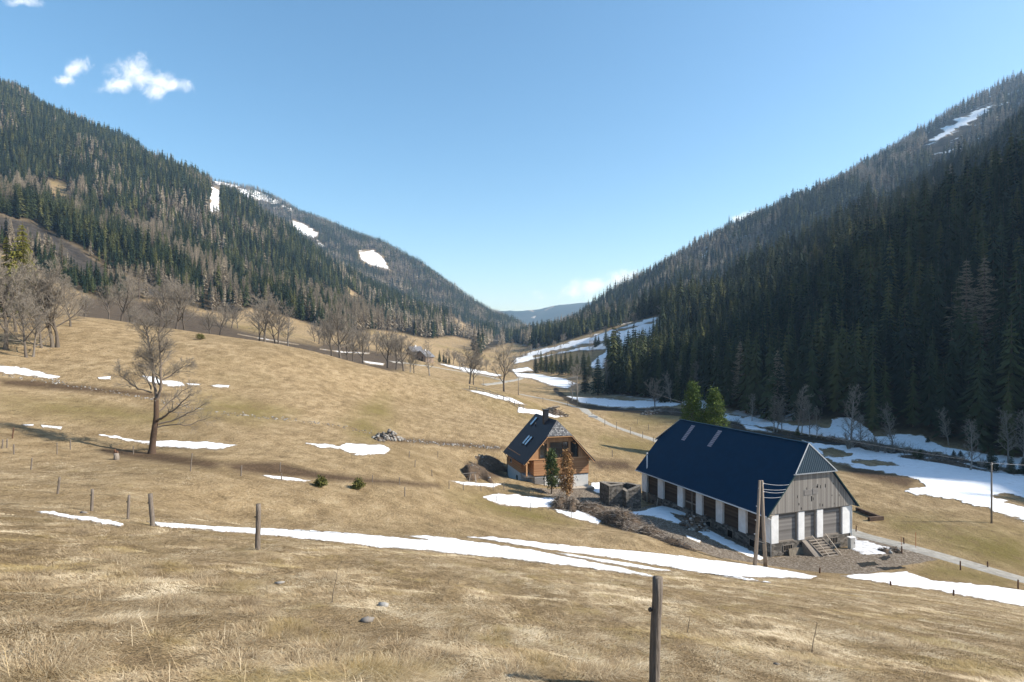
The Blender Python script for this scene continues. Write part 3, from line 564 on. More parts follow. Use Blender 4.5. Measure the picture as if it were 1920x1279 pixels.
X = np.concatenate(xs); Y = np.concatenate(ys); D = np.concatenate(sp_); Z = hz(X, Y)
PXc, PYc = proj(X, np.maximum(Y, 1), Z)
dens = fbm(X / 45, Y / 45, 201, 3); g = np.random.default_rng(5)
keep = (dens > -0.55) & (g.random(len(X)) < np.where(dens < -0.3, 0.6, 0.97))
upper = (Y > 1500) & (sdf([(250, 285), (420, 320), (560, 385), (560, 420), (440, 385), (300, 320)], PXc, PYc) > -5); keep &= ~(upper & (g.random(len(X)) < 0.55))
keep &= ~((sdf([(1690, 310), (1750, 225), (1930, 115), (1930, 215), (1850, 255), (1760, 310)], PXc, PYc) > 0) & (Y > 750) & (g.random(len(X)) < 0.6))
H = np.clip(g.normal(22, 4.0, len(X)), 11, 33) * np.where(X > 0, 1.04, 1.0) * np.clip(1 + 0.5 * fbm(X / 50, Y / 50, 202, 3), .6, 1.4)
H *= np.where((X < 0) & (Y < 480), 0.72, 1.0) * np.where(Y > 1400, 0.95, 1); H *= np.where(g.random(len(X)) < 0.12, 0.6, 1.0); H = np.where(Y > 1400, H * 1.0, H)
# seen from the camera or close to it?
TT_ = np.linspace(0.03, 0.97, 44); blocked = np.full(len(X), -1e9)
for t in TT_: blocked = np.maximum(blocked, hz(X * t, np.maximum(Y * t, 2)) - t * (Z + H))
inframe = np.abs(X) < 0.90 * Y + 8
vis = blocked < np.where(Y > 700, 4, 8); keep &= np.where((X > 0) & (Y < 300), (Z < 260) & (inframe | (X < 330)), vis & (np.abs(X) < 1.02 * Y + 20))
X, Y, Z, H, D, PXc, PYc = (q[keep] for q in (X, Y, Z, H, D, PXc, PYc)); vis = vis[keep]; inframe = inframe[keep]
lf = fbm(X / 55, Y / 55, 203, 4) + 0.55 * (g.random(len(X)) - 0.5)
low_left = np.clip((PXc - 0) / 400, 0, 1) * np.clip((PYc - (300 + 0.38 * PXc)) / 90, 0, 1)
plarch = np.where(X < 0, -0.26 + 0.36 * low_left - 0.1 * (PXc < 120), -0.45); plarch = np.where((X < 0) & (Y > 1350), -0.14, plarch); plarch = np.where((X > 0) & (Y > 800), -0.04, plarch); plarch = np.where((X > 0) & (PXc > 1690) & (PYc < 330) & (Y > 700), 0.15, plarch)
fringe = (X < 0) & (Y < 1100) & (sdf(FOR_L, PXc, PYc) < 14) & (PXc > 330); plarch = np.where(fringe, 0.22, plarch)
is_l = lf < plarch - 0.08
m_spc = [m_bark, m_spruce]; m_lrc = [m_bark, m_larch]
LODS = {(kd, l): [conifer(kd, l, 31 * l + s + (500 if kd == 'larch' else 0)) for s in range(5 if l == 0 else 4)] for kd in ('spruce', 'larch') for l in range(4)}
MESH = {}
def conifer_meshes(kd, lod, s):
    if (kd, lod, s) not in MESH:
        (tv, tt), (cv, ct_) = LODS[kd, lod][s]; mats = m_lrc if kd == 'larch' else m_spc
        MESH[kd, lod, s] = (np_mesh('trunk', tv, tt, True, mats=[mats[0]]), np_mesh('crown', cv, ct_, mats=[mats[1]]),
                            np_mesh(kd, np.r_[tv, cv], np.r_[tt, ct_ + len(tv)], mats=mats, mi=np.r_[np.zeros(len(tt)), np.ones(len(ct_))]))
    return MESH[kd, lod, s]
def place_conifer(kd, x, y, z, h, wid, rz, s, parts, label, group, cat):
    tm, cm_, full = conifer_meshes(kd, 0, s)
    if parts:
        o = empty(kd + '_tree', (x, y, z - 0.1), rz, (h * wid, h * wid, h)); link('trunk', tm, o); link('crown', cm_, o)
    else:
        o = link(kd + '_tree', full); o.location = (x, y, z - 0.1); o.rotation_euler = (0, 0, rz); o.scale = (h * wid, h * wid, h)
    return tag(o, label, cat, group)
Hpx = H / Y * F; score = np.where(inframe & vis & (blocked[keep] < -0.25 * H), Hpx * np.where(X > 0, 1.0, 1.15), 0)
rest = {'spruce': [], 'larch': []}
for kd, msk, nmax in (('spruce', ~is_l, 285), ('larch', is_l, 190)):
    ii = np.where(msk)[0]; o = ii[np.argsort(-score[ii])]; ind = set(o[:nmax][score[o[:nmax]] > 0].tolist())
    for i in sorted(ind):
        side = 'right' if X[i] > 0 else 'left'
        if kd == 'spruce':
            if X[i] > 0: lab, grp = (('tall dark spruce in the shaded forest at the foot of the right slope', 'spruces at the foot of the right slope') if PXc[i] > 1400 else ('dark green spruce in the sunlit forest edge across the valley floor', 'spruces along the forest edge across the valley'))
            else: lab, grp = 'dark green spruce in the forest low on the left mountainside', 'spruces low on the left mountainside'
        else:
            if X[i] > 0: lab, grp = 'bare brownish larch among dark spruces on the right slope', 'bare larches on the right slope'
            else: lab, grp = 'bare grey brown larch near the lower edge of the left forest', 'bare larches on the left mountainside'
        place_conifer(kd, X[i], Y[i], Z[i], H[i], g.uniform(.85, 1.2) * (1.15 if kd == 'larch' else 1), g.uniform(0, 6.28), int(g.integers(5)), Hpx[i] > 75, lab, grp, kd + ' tree')
    rest[kd] = np.array([i for i in ii if i not in ind])
ntri = 0
for kd in ('spruce', 'larch'):
    ii = rest[kd]; px_h = H[ii] / Y[ii] * 583; lod = np.where(px_h > 34, 0, np.where(px_h > 20, 1, np.where(px_h > 10.5, 2, 3))); lod = np.where((lod == 0) & ~inframe[ii], 2, np.where(lod == 0, 1, lod)); var = g.integers(0, 4, len(ii))
    AV, AT, AM, TI = [], [], [], []; base = 0
    for l in range(4):
        for s in range(4):
            q = ii[(lod == l) & (var == s)]
            if len(q) == 0: continue
            (tv, tt), (cv, ct_) = LODS[kd, l][s]
            if l > 0: mt = np.r_[np.zeros(len(tt)), np.ones(len(ct_))]; v = np.r_[tv, cv]; t = np.r_[tt, ct_ + len(tv)]
            if l >= 2: v, t, mt = cv, ct_, np.ones(len(ct_))
            a = g.uniform(0, 6.28, len(q)); c_, s_ = np.cos(a), np.sin(a); wd = H[q] * g.uniform(.82, 1.25, len(q)) * (1.12 if kd == 'larch' else 1.0)
            VX = (v[None, :, 0] * c_[:, None] - v[None, :, 1] * s_[:, None]) * wd[:, None] + X[q, None]; VY = (v[None, :, 0] * s_[:, None] + v[None, :, 1] * c_[:, None]) * wd[:, None] + Y[q, None]; VZ = v[None, :, 2] * H[q, None] + Z[q, None] - 0.3
            AV.append(np.stack([VX, VY, VZ], -1).reshape(-1, 3)); AT.append((t[None] + (base + np.arange(len(q)) * len(v))[:, None, None]).reshape(-1, 3)); AM.append(np.tile(mt, len(q))); TI.append(np.repeat(g.random(len(q)), len(v))); base += len(q) * len(v)
    AV, AT, AM, TI = map(np.concatenate, (AV, AT, AM, TI)); ntri += len(AT)
    tag(link(kd + '_forest', np_mesh(kd + '_forest', AV, AT, attrs={'tint': TI}, mats=m_lrc if kd == 'larch' else m_spc, mi=AM)), 'dense dark spruce forest covering both mountainsides' if kd == 'spruce' else 'bare brown larches scattered through the mountain forest', 'forest', kind='stuff')
print('FOREST', len(X), 'trees', ntri, 'tris')
# ------------------------------------------------------------------ leafless broadleaf trees
m_trunk = tint_mat('grey_bark', [(0.0, (0.13, 0.108, 0.088)), (1.0, (0.20, 0.17, 0.14))], 0.9, scale=3.0)
m_twig = tint_mat('bare_twigs', [(0.0, (0.20, 0.175, 0.145)), (1.0, (0.285, 0.25, 0.205))], 0.9)
m_pale = tint_mat('pale_bark', [(0.0, (0.2, 0.18, 0.16)), (1.0, (0.3, 0.27, 0.24))], 0.9)
m_red = tint_mat('ruddy_bark', [(0.0, (0.10, 0.068, 0.048)), (1.0, (0.15, 0.10, 0.072))], 0.9, scale=2.5)
m_limb = tint_mat('limb_bark', [(0.0, (0.16, 0.125, 0.10)), (1.0, (0.24, 0.20, 0.165))], 0.9, scale=2.5)
class Tree:
    def __init__(s, seed, twig=0.0016, up=0.25): s.g = random.Random(seed); s.br = []; s.twig = twig; s.up = up
    def rv(s): return Vector((s.g.gauss(0, 1), s.g.gauss(0, 1), s.g.gauss(0, 1)))
    def path(s, p, d, L, n, wob, up):
        pts = [p.copy()]; d = d.normalized()
        for i in range(n):
            d = (d + s.rv() * wob + Vector((0, 0, up))).normalized(); p = p + d * (L / n); pts.append(p.copy())
        return pts
    def add(s, pts, r0, r1, lev): s.br.append((pts, r0, r1, lev))
    def spread(s, pts, r0, r1, L, lev, maxlev, num, ang=(0.5, 1.0), frac=(0.45, 0.75), start=0.25):
        """children along a branch"""
        if lev > maxlev: return
        n = len(pts) - 1; rot = s.g.random() * 6.28
        for k in range(num[lev] if lev < len(num) else num[-1]):
            t = start + (1 - start) * (k + s.g.random() * 0.9) / (num[lev] if lev < len(num) else num[-1]); t = min(t, 0.98); i = min(int(t * n), n - 1)
            p = pts[i].lerp(pts[i + 1], t * n - i); d = (pts[i + 1] - pts[i]).normalized(); a = s.g.uniform(*ang); rot += 2.4 + s.g.uniform(-.5, .5)
            x = d.cross(Vector((0.2, 0.5, 0.84))).normalized(); y = d.cross(x); dd = d * math.cos(a) + (x * math.cos(rot) + y * math.sin(rot)) * math.sin(a)
            LL = L * s.g.uniform(*frac) * (1.15 - 0.5 * t); rr = max((r0 + (r1 - r0) * t) * 0.6, s.twig)
            last = lev >= maxlev; ps = s.path(p, dd, LL, 2 if last else 4, 0.16, s.up * (0.5 if last else 1))
            r_end = s.twig * 0.6 if last else max(rr * 0.35, s.twig); s.add(ps, rr if not last else min(rr, s.twig * 1.5), r_end, lev)
            s.spread(ps, rr, r_end, LL, lev + 1, maxlev, num, ang, frac, 0.2)
    def mesh(s, levs, sides=(8, 6, 4, 3, 3, 3)):
        V, T = [], []; ref = Vector((0.31, 0.17, 0.94))
        for pts, r0, r1, lev in s.br:
            if lev not in levs: continue
            n = sides[min(lev, len(sides) - 1)]; b = len(V); m = len(pts) - 1
            for i, p in enumerate(pts):
                d = (pts[min(i + 1, m)] - pts[max(i - 1, 0)]).normalized(); x = d.cross(ref)
                x = (x if x.length > 0.05 else d.cross(Vector((1, 0, 0)))).normalized(); y = d.cross(x); r = r0 + (r1 - r0) * (i / m)
                if lev == 0 and i == 0: r *= 1.35
                for k in range(n): a = 6.2832 * k / n; V.append(tuple(p + (x * math.cos(a) + y * math.sin(a)) * r))
            for i in range(m):
                for k in range(n):
                    k2 = (k + 1) % n; q = (b + i * n + k, b + i * n + k2, b + (i + 1) * n + k2, b + (i + 1) * n + k); T += [(q[0], q[1], q[2]), (q[0], q[2], q[3])]
        return np.array(V), np.array(T)
def maple(seed):
    t = Tree(seed, 0.0012, 0.08); g = t.g; tr = t.path(Vector((0, 0, -0.02)), Vector((g.uniform(-.1, .1), g.uniform(-.1, .1), 1)), 0.62, 7, 0.06, 0.1); t.add(tr, 0.018, 0.007, 0)
    k = g.randint(8, 11); rot = g.random() * 6.28
    for i in range(k):
        f = 0.30 + 0.70 * (i + g.random() * .6) / k; a = g.uniform(.55, .95) * (1.15 - 0.55 * f); rot += 2.4 + g.uniform(-.4, .4); j = min(int(f * 7), 6); pt = tr[j].lerp(tr[j + 1], f * 7 - j) if f < 1 else tr[7]
        d = Vector((math.cos(rot) * math.sin(a), math.sin(rot) * math.sin(a), math.cos(a))); L = g.uniform(.36, .50) * (1.08 - 0.30 * f)
        ps = t.path(pt, d, L, 5, 0.10, 0.09); t.add(ps, 0.0085 * (1.2 - .4 * f), 0.002, 1); t.spread(ps, 0.006, 0.002, L, 2, 4, (0, 0, 8, 8, 7), (0.4, 1.0), (0.32, 0.56), 0.16)
    return t
def alder(seed):
    t = Tree(seed, 0.0015, 0.12); g = t.g; tr = t.path(Vector((0, 0, -0.02)), Vector((g.uniform(-.1, .1), g.uniform(-.1, .1), 1)), 0.98, 8, 0.045, 0.08); t.add(tr, 0.014, 0.002, 0)
    t.spread(tr, 0.012, 0.003, 0.42, 1, 3, (0, 26, 6, 5), (0.5, 0.95), (0.34, 0.62), 0.22); return t
def shrub(seed):
    t = Tree(seed, 0.003, 0.12); g = t.g
    for i in range(9):
        a = g.uniform(.05, .9); r_ = g.random() * 6.28; d = Vector((math.cos(r_) * math.sin(a), math.sin(r_) * math.sin(a), math.cos(a))); L = g.uniform(.6, .95)
        ps = t.path(Vector((0, 0, -0.03)), d, L, 4, 0.12, 0.1); t.add(ps, 0.016, 0.005, 0 if i < 2 else 1); t.spread(ps, 0.012, 0.005, L, 2, 3, (0, 0, 7, 5), (0.35, 0.9), (0.3, 0.55), 0.2)
    return t
TB = {}
for kd, fn, ns, mats in (('maple', maple, 5, (m_trunk, m_twig)), ('alder', alder, 4, (m_pale, m_twig)), ('shrub', shrub, 3, (m_trunk, m_twig))):
    for s in range(ns):
        t = fn(900 + s); va, ta = t.mesh((0, 1) if kd == 'maple' else (0,)); vb, tb = t.mesh((2, 3, 4, 5) if kd == 'maple' else (1, 2, 3, 4))
        TB[kd, s] = (np_mesh('trunk', va, ta, True, mats=[mats[0]]), np_mesh('crown', vb, tb, mats=[mats[1]]))
def bare(kd, px, py, hpx, lab, y0=3, y1=2000, grp=None, wid=1.0, name=None, cat=None, lean=(0, 0), Yfix=None, hm=None):
    if Yfix: x = (px - CX) / F * Yfix; p = (x, Yfix, h1(x, Yfix))
    else: p = gp(px, py, y0, y1)
    if p is None: print('MISS', px, py); return None
    h = hm or hpx * p[1] / F; s = random.randrange(5 if kd == 'maple' else 4 if kd == 'alder' else 3)
    o = empty(name or {'maple': 'maple_tree', 'alder': 'alder_tree', 'shrub': 'bare_shrub'}[kd], (p[0], p[1], p[2] - 0.05), random.uniform(0, 6.28), (h * wid, h * wid, h)); o.rotation_euler[0] = lean[0]; o.rotation_euler[1] = lean[1]
    link('trunk', TB[kd, s][0], o); link('crown', TB[kd, s][1], o); return tag(o, lab, cat or ('shrub' if kd == 'shrub' else 'bare tree'), grp)
# the lone maple in front: limbs follow the photograph
p0 = gp(285, 851, 40, 80); k_ = p0[1] / F
hero = Tree(4, 0.0065, 0.07); Q = lambda px, py, y=0.0: Vector(((px - 286) * k_, y, (851 - py) * k_))
def limb(pts, r0, r1, lev, n=6, kids=None, maxlev=4, num=(0, 6, 8, 6, 5), frac=(.42, .78), ang=(0.4, 1.0)):
    pts = [Vector(p) for p in pts]; fine = []
    for a, b_ in zip(pts[:-1], pts[1:]):
        for i in range(3): fine.append(a.lerp(b_, i / 3) + (hero.rv() * 0.05 if lev else Vector()))
    fine.append(pts[-1]); hero.add(fine, r0, r1, lev); L = sum((b_ - a).length for a, b_ in zip(fine[:-1], fine[1:]))
    hero.spread(fine, r0 * 0.8, r1, L if kids is None else kids, max(lev + 1, 2), maxlev, num, ang, frac, 0.22)
limb([Q(285, 853), Q(289, 815), Q(294, 780), Q(294, 745)], .32, .21, 0, maxlev=-1)
limb([Q(294, 747), Q(287, 715, .2), Q(284, 685, .1), Q(280, 655, .3), Q(276, 632, .2), Q(274, 615, .2), Q(266, 600, 0), Q(258, 592, -.2)], 0.156, .025, 1, kids=2.9, num=(0, 0, 19, 11, 9))
limb([Q(295, 750), Q(304, 728, -.2), Q(306, 700, -.3), Q(302, 668, -.1), Q(299, 640, 0), Q(297, 615, .2), Q(302, 590, .1)], 0.148, .025, 1, kids=2.9, num=(0, 0, 20, 11, 9))
limb([Q(303, 725), Q(296, 700, -.5), Q(297, 675, -.8), Q(292, 660, -.9)], 0.090, .02, 1, kids=2.0, num=(0, 0, 11, 8, 6))
limb([Q(297, 622), Q(306, 612, .3), Q(316, 600, .4), Q(322, 588, .3)], 0.066, .02, 1, kids=1.6, num=(0, 0, 10, 8, 6))
limb([Q(275, 620), Q(265, 607, .3), Q(255, 606, .5)], 0.057, .02, 1, kids=1.2, num=(0, 0, 9, 7, 6))
limb([Q(296, 790), Q(318, 778, -.8), Q(336, 768, -1.2), Q(352, 755, -1.4), Q(368, 744, -1.6), Q(377, 735, -1.6)], 0.123, .025, 1, kids=2.7, num=(0, 0, 12, 7, 4))
limb([Q(297, 795), Q(318, 790, .4), Q(345, 776, .8), Q(362, 768, .9), Q(378, 757, 1.1)], 0.090, .02, 1, kids=2.3, num=(0, 0, 9, 7, 4))
limb([Q(295, 800), Q(315, 797, 1.0), Q(340, 800, 1.8), Q(356, 792, 2.2), Q(376, 785, 2.4)], 0.066, .02, 1, kids=2.2, num=(0, 0, 8, 7, 4))
limb([Q(296, 775), Q(312, 752, .9), Q(330, 735, 1.3), Q(345, 725, 1.6)], 0.082, .02, 1, kids=2.1, num=(0, 0, 10, 7, 4))
limb([Q(305, 712), Q(318, 700, .6), Q(330, 690, .9), Q(345, 684, 1.0)], 0.082, .02, 1, kids=2.1, num=(0, 0, 14, 9, 7))
limb([Q(286, 735), Q(268, 728, -.5), Q(250, 712, -.9), Q(240, 702, -1.0), Q(238, 692, -1)], 0.082, .02, 1, kids=2.0, num=(0, 0, 13, 9, 7))
limb([Q(284, 730), Q(272, 712, .6), Q(258, 700, 1.0), Q(246, 690, 1.2)], 0.074, .02, 1, kids=2.0, num=(0, 0, 13, 9, 7))
limb([Q(281, 680), Q(268, 670, .4), Q(256, 666, .6)], 0.049, .02, 1, kids=1.8, num=(0, 0, 11, 8, 7))
limb([Q(304, 660), Q(314, 654, -.5), Q(324, 640, -.7)], 0.049, .02, 1, kids=1.6, num=(0, 0, 11, 8, 7))
va, ta = hero.mesh((0,), (12, 8, 5, 3, 3)); vb, tb = hero.mesh((1,), (12, 8, 5, 3, 3)); vc, tcc = hero.mesh((2, 3, 4), (12, 8, 4, 3, 3))
ho_ = empty('maple_tree', (p0[0], p0[1], p0[2] - 0.05)); link('trunk', np_mesh('trunk', va, ta, True, mats=[m_red]), ho_); link('limbs', np_mesh('limbs', vb, tb, True, mats=[m_limb]), ho_); link('crown', np_mesh('crown', vc, tcc, mats=[m_twig]), ho_)
tag(ho_, 'lone bare maple with forked leaning trunk standing in the near meadow', 'bare tree')
# clump at the left edge
bare('maple', 10, 655, 178, 'tall bare maple at the left picture edge in the hilltop clump', 60, 140, hm=17.4)
bare('maple', -30, 650, 170, 'bare maple cut by the left picture edge on the hilltop', 60, 140, hm=15.7)
bare('maple', 50, 670, 112, 'low bare maple with forked trunk, nearest tree of the hilltop clump', 60, 140, hm=11.2)
bare('maple', 62, 669, 80, 'leaning bare maple trunk beside the forked maple of the hilltop clump', 60, 140, hm=9.5, lean=(0, 0.42))
bare('maple', 78, 652, 110, 'bare maple between forked maple and tall pair in hilltop clump', 60, 140, hm=11.8)
bare('maple', 99, 651, 150, 'tall bare maple, left of the close pair in the hilltop clump', 60, 140, hm=15.9)
bare('maple', 108, 651, 140, 'tall bare maple, right of the close pair in the hilltop clump', 60, 140, hm=14.6, wid=1.15)
bare('maple', 30, 622, 130, 'bare maple standing behind the hilltop clump below the yellow green spruce', 60, 160, hm=13.4)
bare('maple', 75, 612, 120, 'bare maple at the back of the hilltop clump above the tall pair', 60, 160, hm=13.4)
bare('maple', 132, 612, 90, 'bare maple on the right flank of the hilltop clump', 60, 170, hm=10.6)
# row behind the hill crest: px, base distance, height m
row = [(158, 168, 7), (203, 172, 11.5), (228, 165, 12.5), (244, 178, 10), (300, 172, 13), (312, 178, 14.5), (330, 166, 13.5), (347, 175, 12), (394, 172, 7.5), (412, 168, 9.5), (486, 172, 11.5), (497, 164, 12.5), (516, 172, 11), (523, 166, 12), (541, 172, 9.5), (622, 180, 12), (638, 174, 14), (652, 182, 9.5), (662, 184, 9), (680, 186, 11), (727, 190, 12.5), (742, 188, 10), (757, 192, 12.5), (769, 196, 8), (776, 198, 7.5), (806, 196, 9.5), (880, 192, 12.2), (888, 196, 10), (945, 190, 14.0)]
for i, (px, Yr, hm) in enumerate(row):
    nm = ['first', 'second', 'third', 'fourth', 'fifth', 'sixth', 'seventh', 'eighth', 'ninth', 'tenth', 'eleventh', 'twelfth', 'thirteenth', 'fourteenth', 'fifteenth'] + ['%d%s' % (k, 'st' if k == 21 else 'nd' if k == 22 else 'rd' if k == 23 else 'th') for k in range(16, 40)]
    lab = 'lone broad bare maple right of the crest row, behind the paddock fence' if px == 945 else 'slender bare tree standing alone near the farmhouse side of the crest' if px == 806 else 'bare maple, %s from left in the row behind the hill crest' % nm[i]
    bare('maple' if px not in (806, 769, 541) else 'alder', px, 0, 0, lab, Yfix=Yr, hm=hm * 1.22, grp='bare trees behind the hill crest', wid=(1.15 if hm > 12 else 1.0) if px not in (806, 769, 541) else 1.3)
for i, (px, Yr, hm) in enumerate([(434, 290, 13), (446, 300, 12), (424, 300, 11), (598, 300, 13), (608, 290, 12), (590, 310, 10), (618, 320, 13), (660, 340, 15), (675, 350, 14), (692, 345, 15), (705, 360, 14), (718, 355, 13), (732, 370, 13), (748, 380, 12), (862, 420, 12), (872, 400, 11), (850, 430, 12), (838, 440, 11), (900, 420, 10), (912, 440, 10)]):
    bare('maple', px, 0, 0, 'small bare tree on the far bench below the left forest', Yfix=Yr, hm=hm, grp='bare trees on the bench below the left forest', wid=1.2)
# along the stream and the forest edge on the right
R_ = [('alder', 1451, 809, 66, 'thin pale alder, leftmost of the trio on the snow bank above the barn roof'), ('alder', 1457, 810, 62, 'thin pale alder, middle of the trio on the snow bank above the barn roof'), ('alder', 1466, 809, 58, 'thin pale alder, rightmost of the trio on the snow bank above the barn roof'),
      ('alder', 1495, 814, 90, 'tall pale alder on the snow bank beside a tiny dark spruce'), ('alder', 1502, 815, 70, 'pale alder close behind the tall alder on the snow bank'), ('alder', 1518, 819, 62, 'leaning pale alder on the snow bank'), ('alder', 1531, 821, 55, 'short pale alder right of the leaning one on the snow bank'),
      ('alder', 1599, 840, 112, 'tall pale alder rising out of bushes in front of the snowy gap'), ('alder', 1612, 836, 60, 'thin pale alder just right of the tall alder at the snowy gap'), ('alder', 1676, 848, 86, 'pale alder leaning right over the stream'), ('alder', 1779, 835, 66, 'thin pale trunk against the black forest foot'), ('alder', 1819, 882, 92, 'pale alder on the stream bank near the small spruces'), ('alder', 1842, 838, 76, 'pale alder at the forest foot behind the small spruces'),
      ('alder', 1890, 868, 92, 'pale alder near the right picture edge by the stream'), ('alder', 1916, 872, 98, 'pale alder at the right picture edge by the stream'), ('alder', 1410, 790, 50, 'pale alder at the dark forest edge behind the two pines'), ('alder', 1541, 775, 45, 'pale alder in the dark forest edge above the snow bank'),
      ('maple', 1228, 768, 64, 'round bare alder on the stream bank left of the two pines'), ('alder', 1258, 756, 56, 'pale bare alder at the forest edge right of the round alder'), ('alder', 1274, 752, 66, 'pale bare alder, second right of the round alder'), ('alder', 1303, 752, 70, 'tall pale bare alder above the left pine'), ('maple', 1290, 790, 34, 'small bare bushy tree left beside the two pines'),
      ('alder', 1072, 752, 62, 'pale bare alder, left one at the stream bend'), ('alder', 1082, 752, 66, 'pale bare alder, right one at the stream bend'), ('alder', 1141, 738, 62, 'pale bare alder among the spruces at the stream bend'), ('alder', 1165, 735, 46, 'small pale bare alder right of the spruces at the stream bend')]
for kd, px, py, hp, lab in R_:
    bare(kd, px, py, hp, lab, 60, 420, wid=1.25 if kd == 'alder' else 1.0, name='alder_tree')
for px, py, hp in [(1636, 846, 34), (1647, 848, 40), (1590, 842, 46), (1557, 825, 14), (1670, 850, 30), (1700, 852, 26), (1712, 858, 24), (1745, 862, 22), (1540, 822, 14), (1620, 840, 18), (1770, 868, 26), (1800, 872, 30), (1840, 878, 26), (1870, 884, 26), (1900, 888, 24), (1480, 822, 10), (1440, 812, 10), (1380, 796, 14), (1240, 772, 12), (1260, 776, 12), (1216, 772, 12), (1300, 785, 16), (1322, 788, 20), (1660, 850, 20), (1730, 860, 18)]:
    bare('shrub', px, py, hp, 'low bare willow bush on the stream bank', 60, 420, 'willow bushes along the stream', wid=1.3)
for px, py, hp in [(1056, 648, 26), (1107, 634, 18), (1176, 614, 24), (1190, 610, 26), (1244, 606, 40), (1256, 604, 40), (1270, 600, 36), (1040, 655, 18), (1135, 628, 18), (1010, 662, 20), (995, 664, 20), (985, 668, 18), (975, 670, 20)]:
    bare('maple', px, py, hp, 'small round bare tree in the hedge above the snowy strip', 300, 900, 'bare hedge trees above the snowy pasture strip')
for px, py, hp in [(1051, 668, 26), (1052, 680, 22), (1085, 672, 24), (1112, 668, 30), (1106, 660, 22), (1000, 690, 20), (1010, 680, 18)]:
    bare('alder', px, py, hp, 'thin bare tree standing on the snowy pasture strip', 300, 900, 'bare trees on the snowy pasture strip')
# single conifers that stand out
def single(kd, px, py, hpx, lab, y0=3, y1=2000, Yfix=None, hm=None, wid=1.0, grp=None):
    if Yfix: x = (px - CX) / F * Yfix; p = (x, Yfix, h1(x, Yfix))
    else: p = gp(px, py, y0, y1)
    if p is None: print('MISS', px, py); return
    h = hm or hpx * p[1] / F
    return place_conifer(kd, p[0], p[1], p[2], h, wid, random.uniform(0, 6.28), random.randrange(5), True, lab, grp, kd + ' tree')
m_yel = tint_mat('yellowish_needles', [(0.0, (0.10, 0.105, 0.022)), (1.0, (0.14, 0.13, 0.03))])
for px, hm, lab in ((42, 20.5, 'tall yellow green spruce rising behind the bare hilltop clump'), (12, 17.5, 'smaller yellow green spruce at the left edge behind the bare clump')):
    o = single('spruce', px, 0, 0, lab, Yfix=122, hm=hm, wid=1.25)
    cr_ = [c for c in o.children if c.name.startswith('crown')][0]; me = cr_.data.copy(); me.materials.clear(); me.materials.append(m_yel); cr_.data = me
for px, py, hp in [(1004, 700, 36), (1014, 698, 42), (1024, 700, 40), (1034, 702, 44), (1043, 700, 38), (1052, 704, 42), (1060, 702, 44), (1070, 704, 46), (1082, 706, 44), (1094, 706, 50), (1104, 706, 46)]:
    single('spruce', px, py, hp, 'dark spruce in the thicket between the stream and the snowy strip', 250, 560, grp='spruces in the valley thicket', wid=1.3)
single('spruce', 1097, 738, 52, 'dark spruce, left one of the two before the thicket at the stream bend', 200, 420, wid=1.4); single('spruce', 1121, 741, 76, 'tall broad dark spruce, right one of the two at the stream bend', 200, 420, wid=1.5); single('spruce', 1143, 740, 46, 'small green spruce right of the broad spruce at the stream bend', 200, 420, wid=1.3)
for px, py, hp in [(1117, 652, 26), (1136, 650, 34), (1141, 656, 28), (1122, 648, 20)]: single('spruce', px, py, hp, 'dark spruce standing out on the snowy pasture strip', 300, 800, grp='spruces on the snowy pasture strip', wid=1.5)
for px, py, hp, lab in [(824, 680, 24, 'dark fir, tallest of the four beside the farmhouse'), (832, 681, 21, 'slim dark fir, second of the four beside the farmhouse'), (836, 682, 16, 'short dark fir, third of the four beside the farmhouse'), (842, 683, 18, 'dark fir, rightmost of the four beside the farmhouse')]: single('spruce', px, py, hp, lab, 300, 560, wid=1.1)
single('spruce', 1858, 882, 50, 'small dark spruce on the stream bank by the wooden pole', 60, 260, wid=1.9); single('spruce', 1896, 888, 36, 'small ragged dark spruce left of the picture edge by the stream', 60, 260, wid=1.8); single('spruce', 1918, 890, 34, 'small dark spruce at the right picture edge by the stream', 60, 260, wid=1.8)
for px, py, hp in [(1740, 830, 13), (1788, 856, 14), (1801, 857, 14), (1495, 816, 16), (1726, 862, 22), (1715, 860, 18)]: single('spruce', px, py, hp, 'tiny young spruce growing in the snow beside the stream', 60, 260, grp='young spruces in the stream bank snow', wid=2.6)
single('larch', 1458, 785, 132, 'slim bare larch standing before the dark forest edge above the alder trio', 120, 420, wid=1.1); single('larch', 1812, 690, 208, 'tall bare larch, left one of the two high in the shaded right forest', 120, 420, wid=1.1); single('larch', 1846, 680, 205, 'tall bare larch, right one of the two high in the shaded right forest', 120, 420); single('larch', 1632, 590, 95, 'single bare larch in the middle of the dark right forest', 120, 520); single('larch', 1388, 765, 130, 'bare tan larch at the sunlit end of the right forest', 120, 420); single('larch', 1339, 745, 100, 'bare brown larch with a long trunk at the forest edge above the pines', 120, 420)
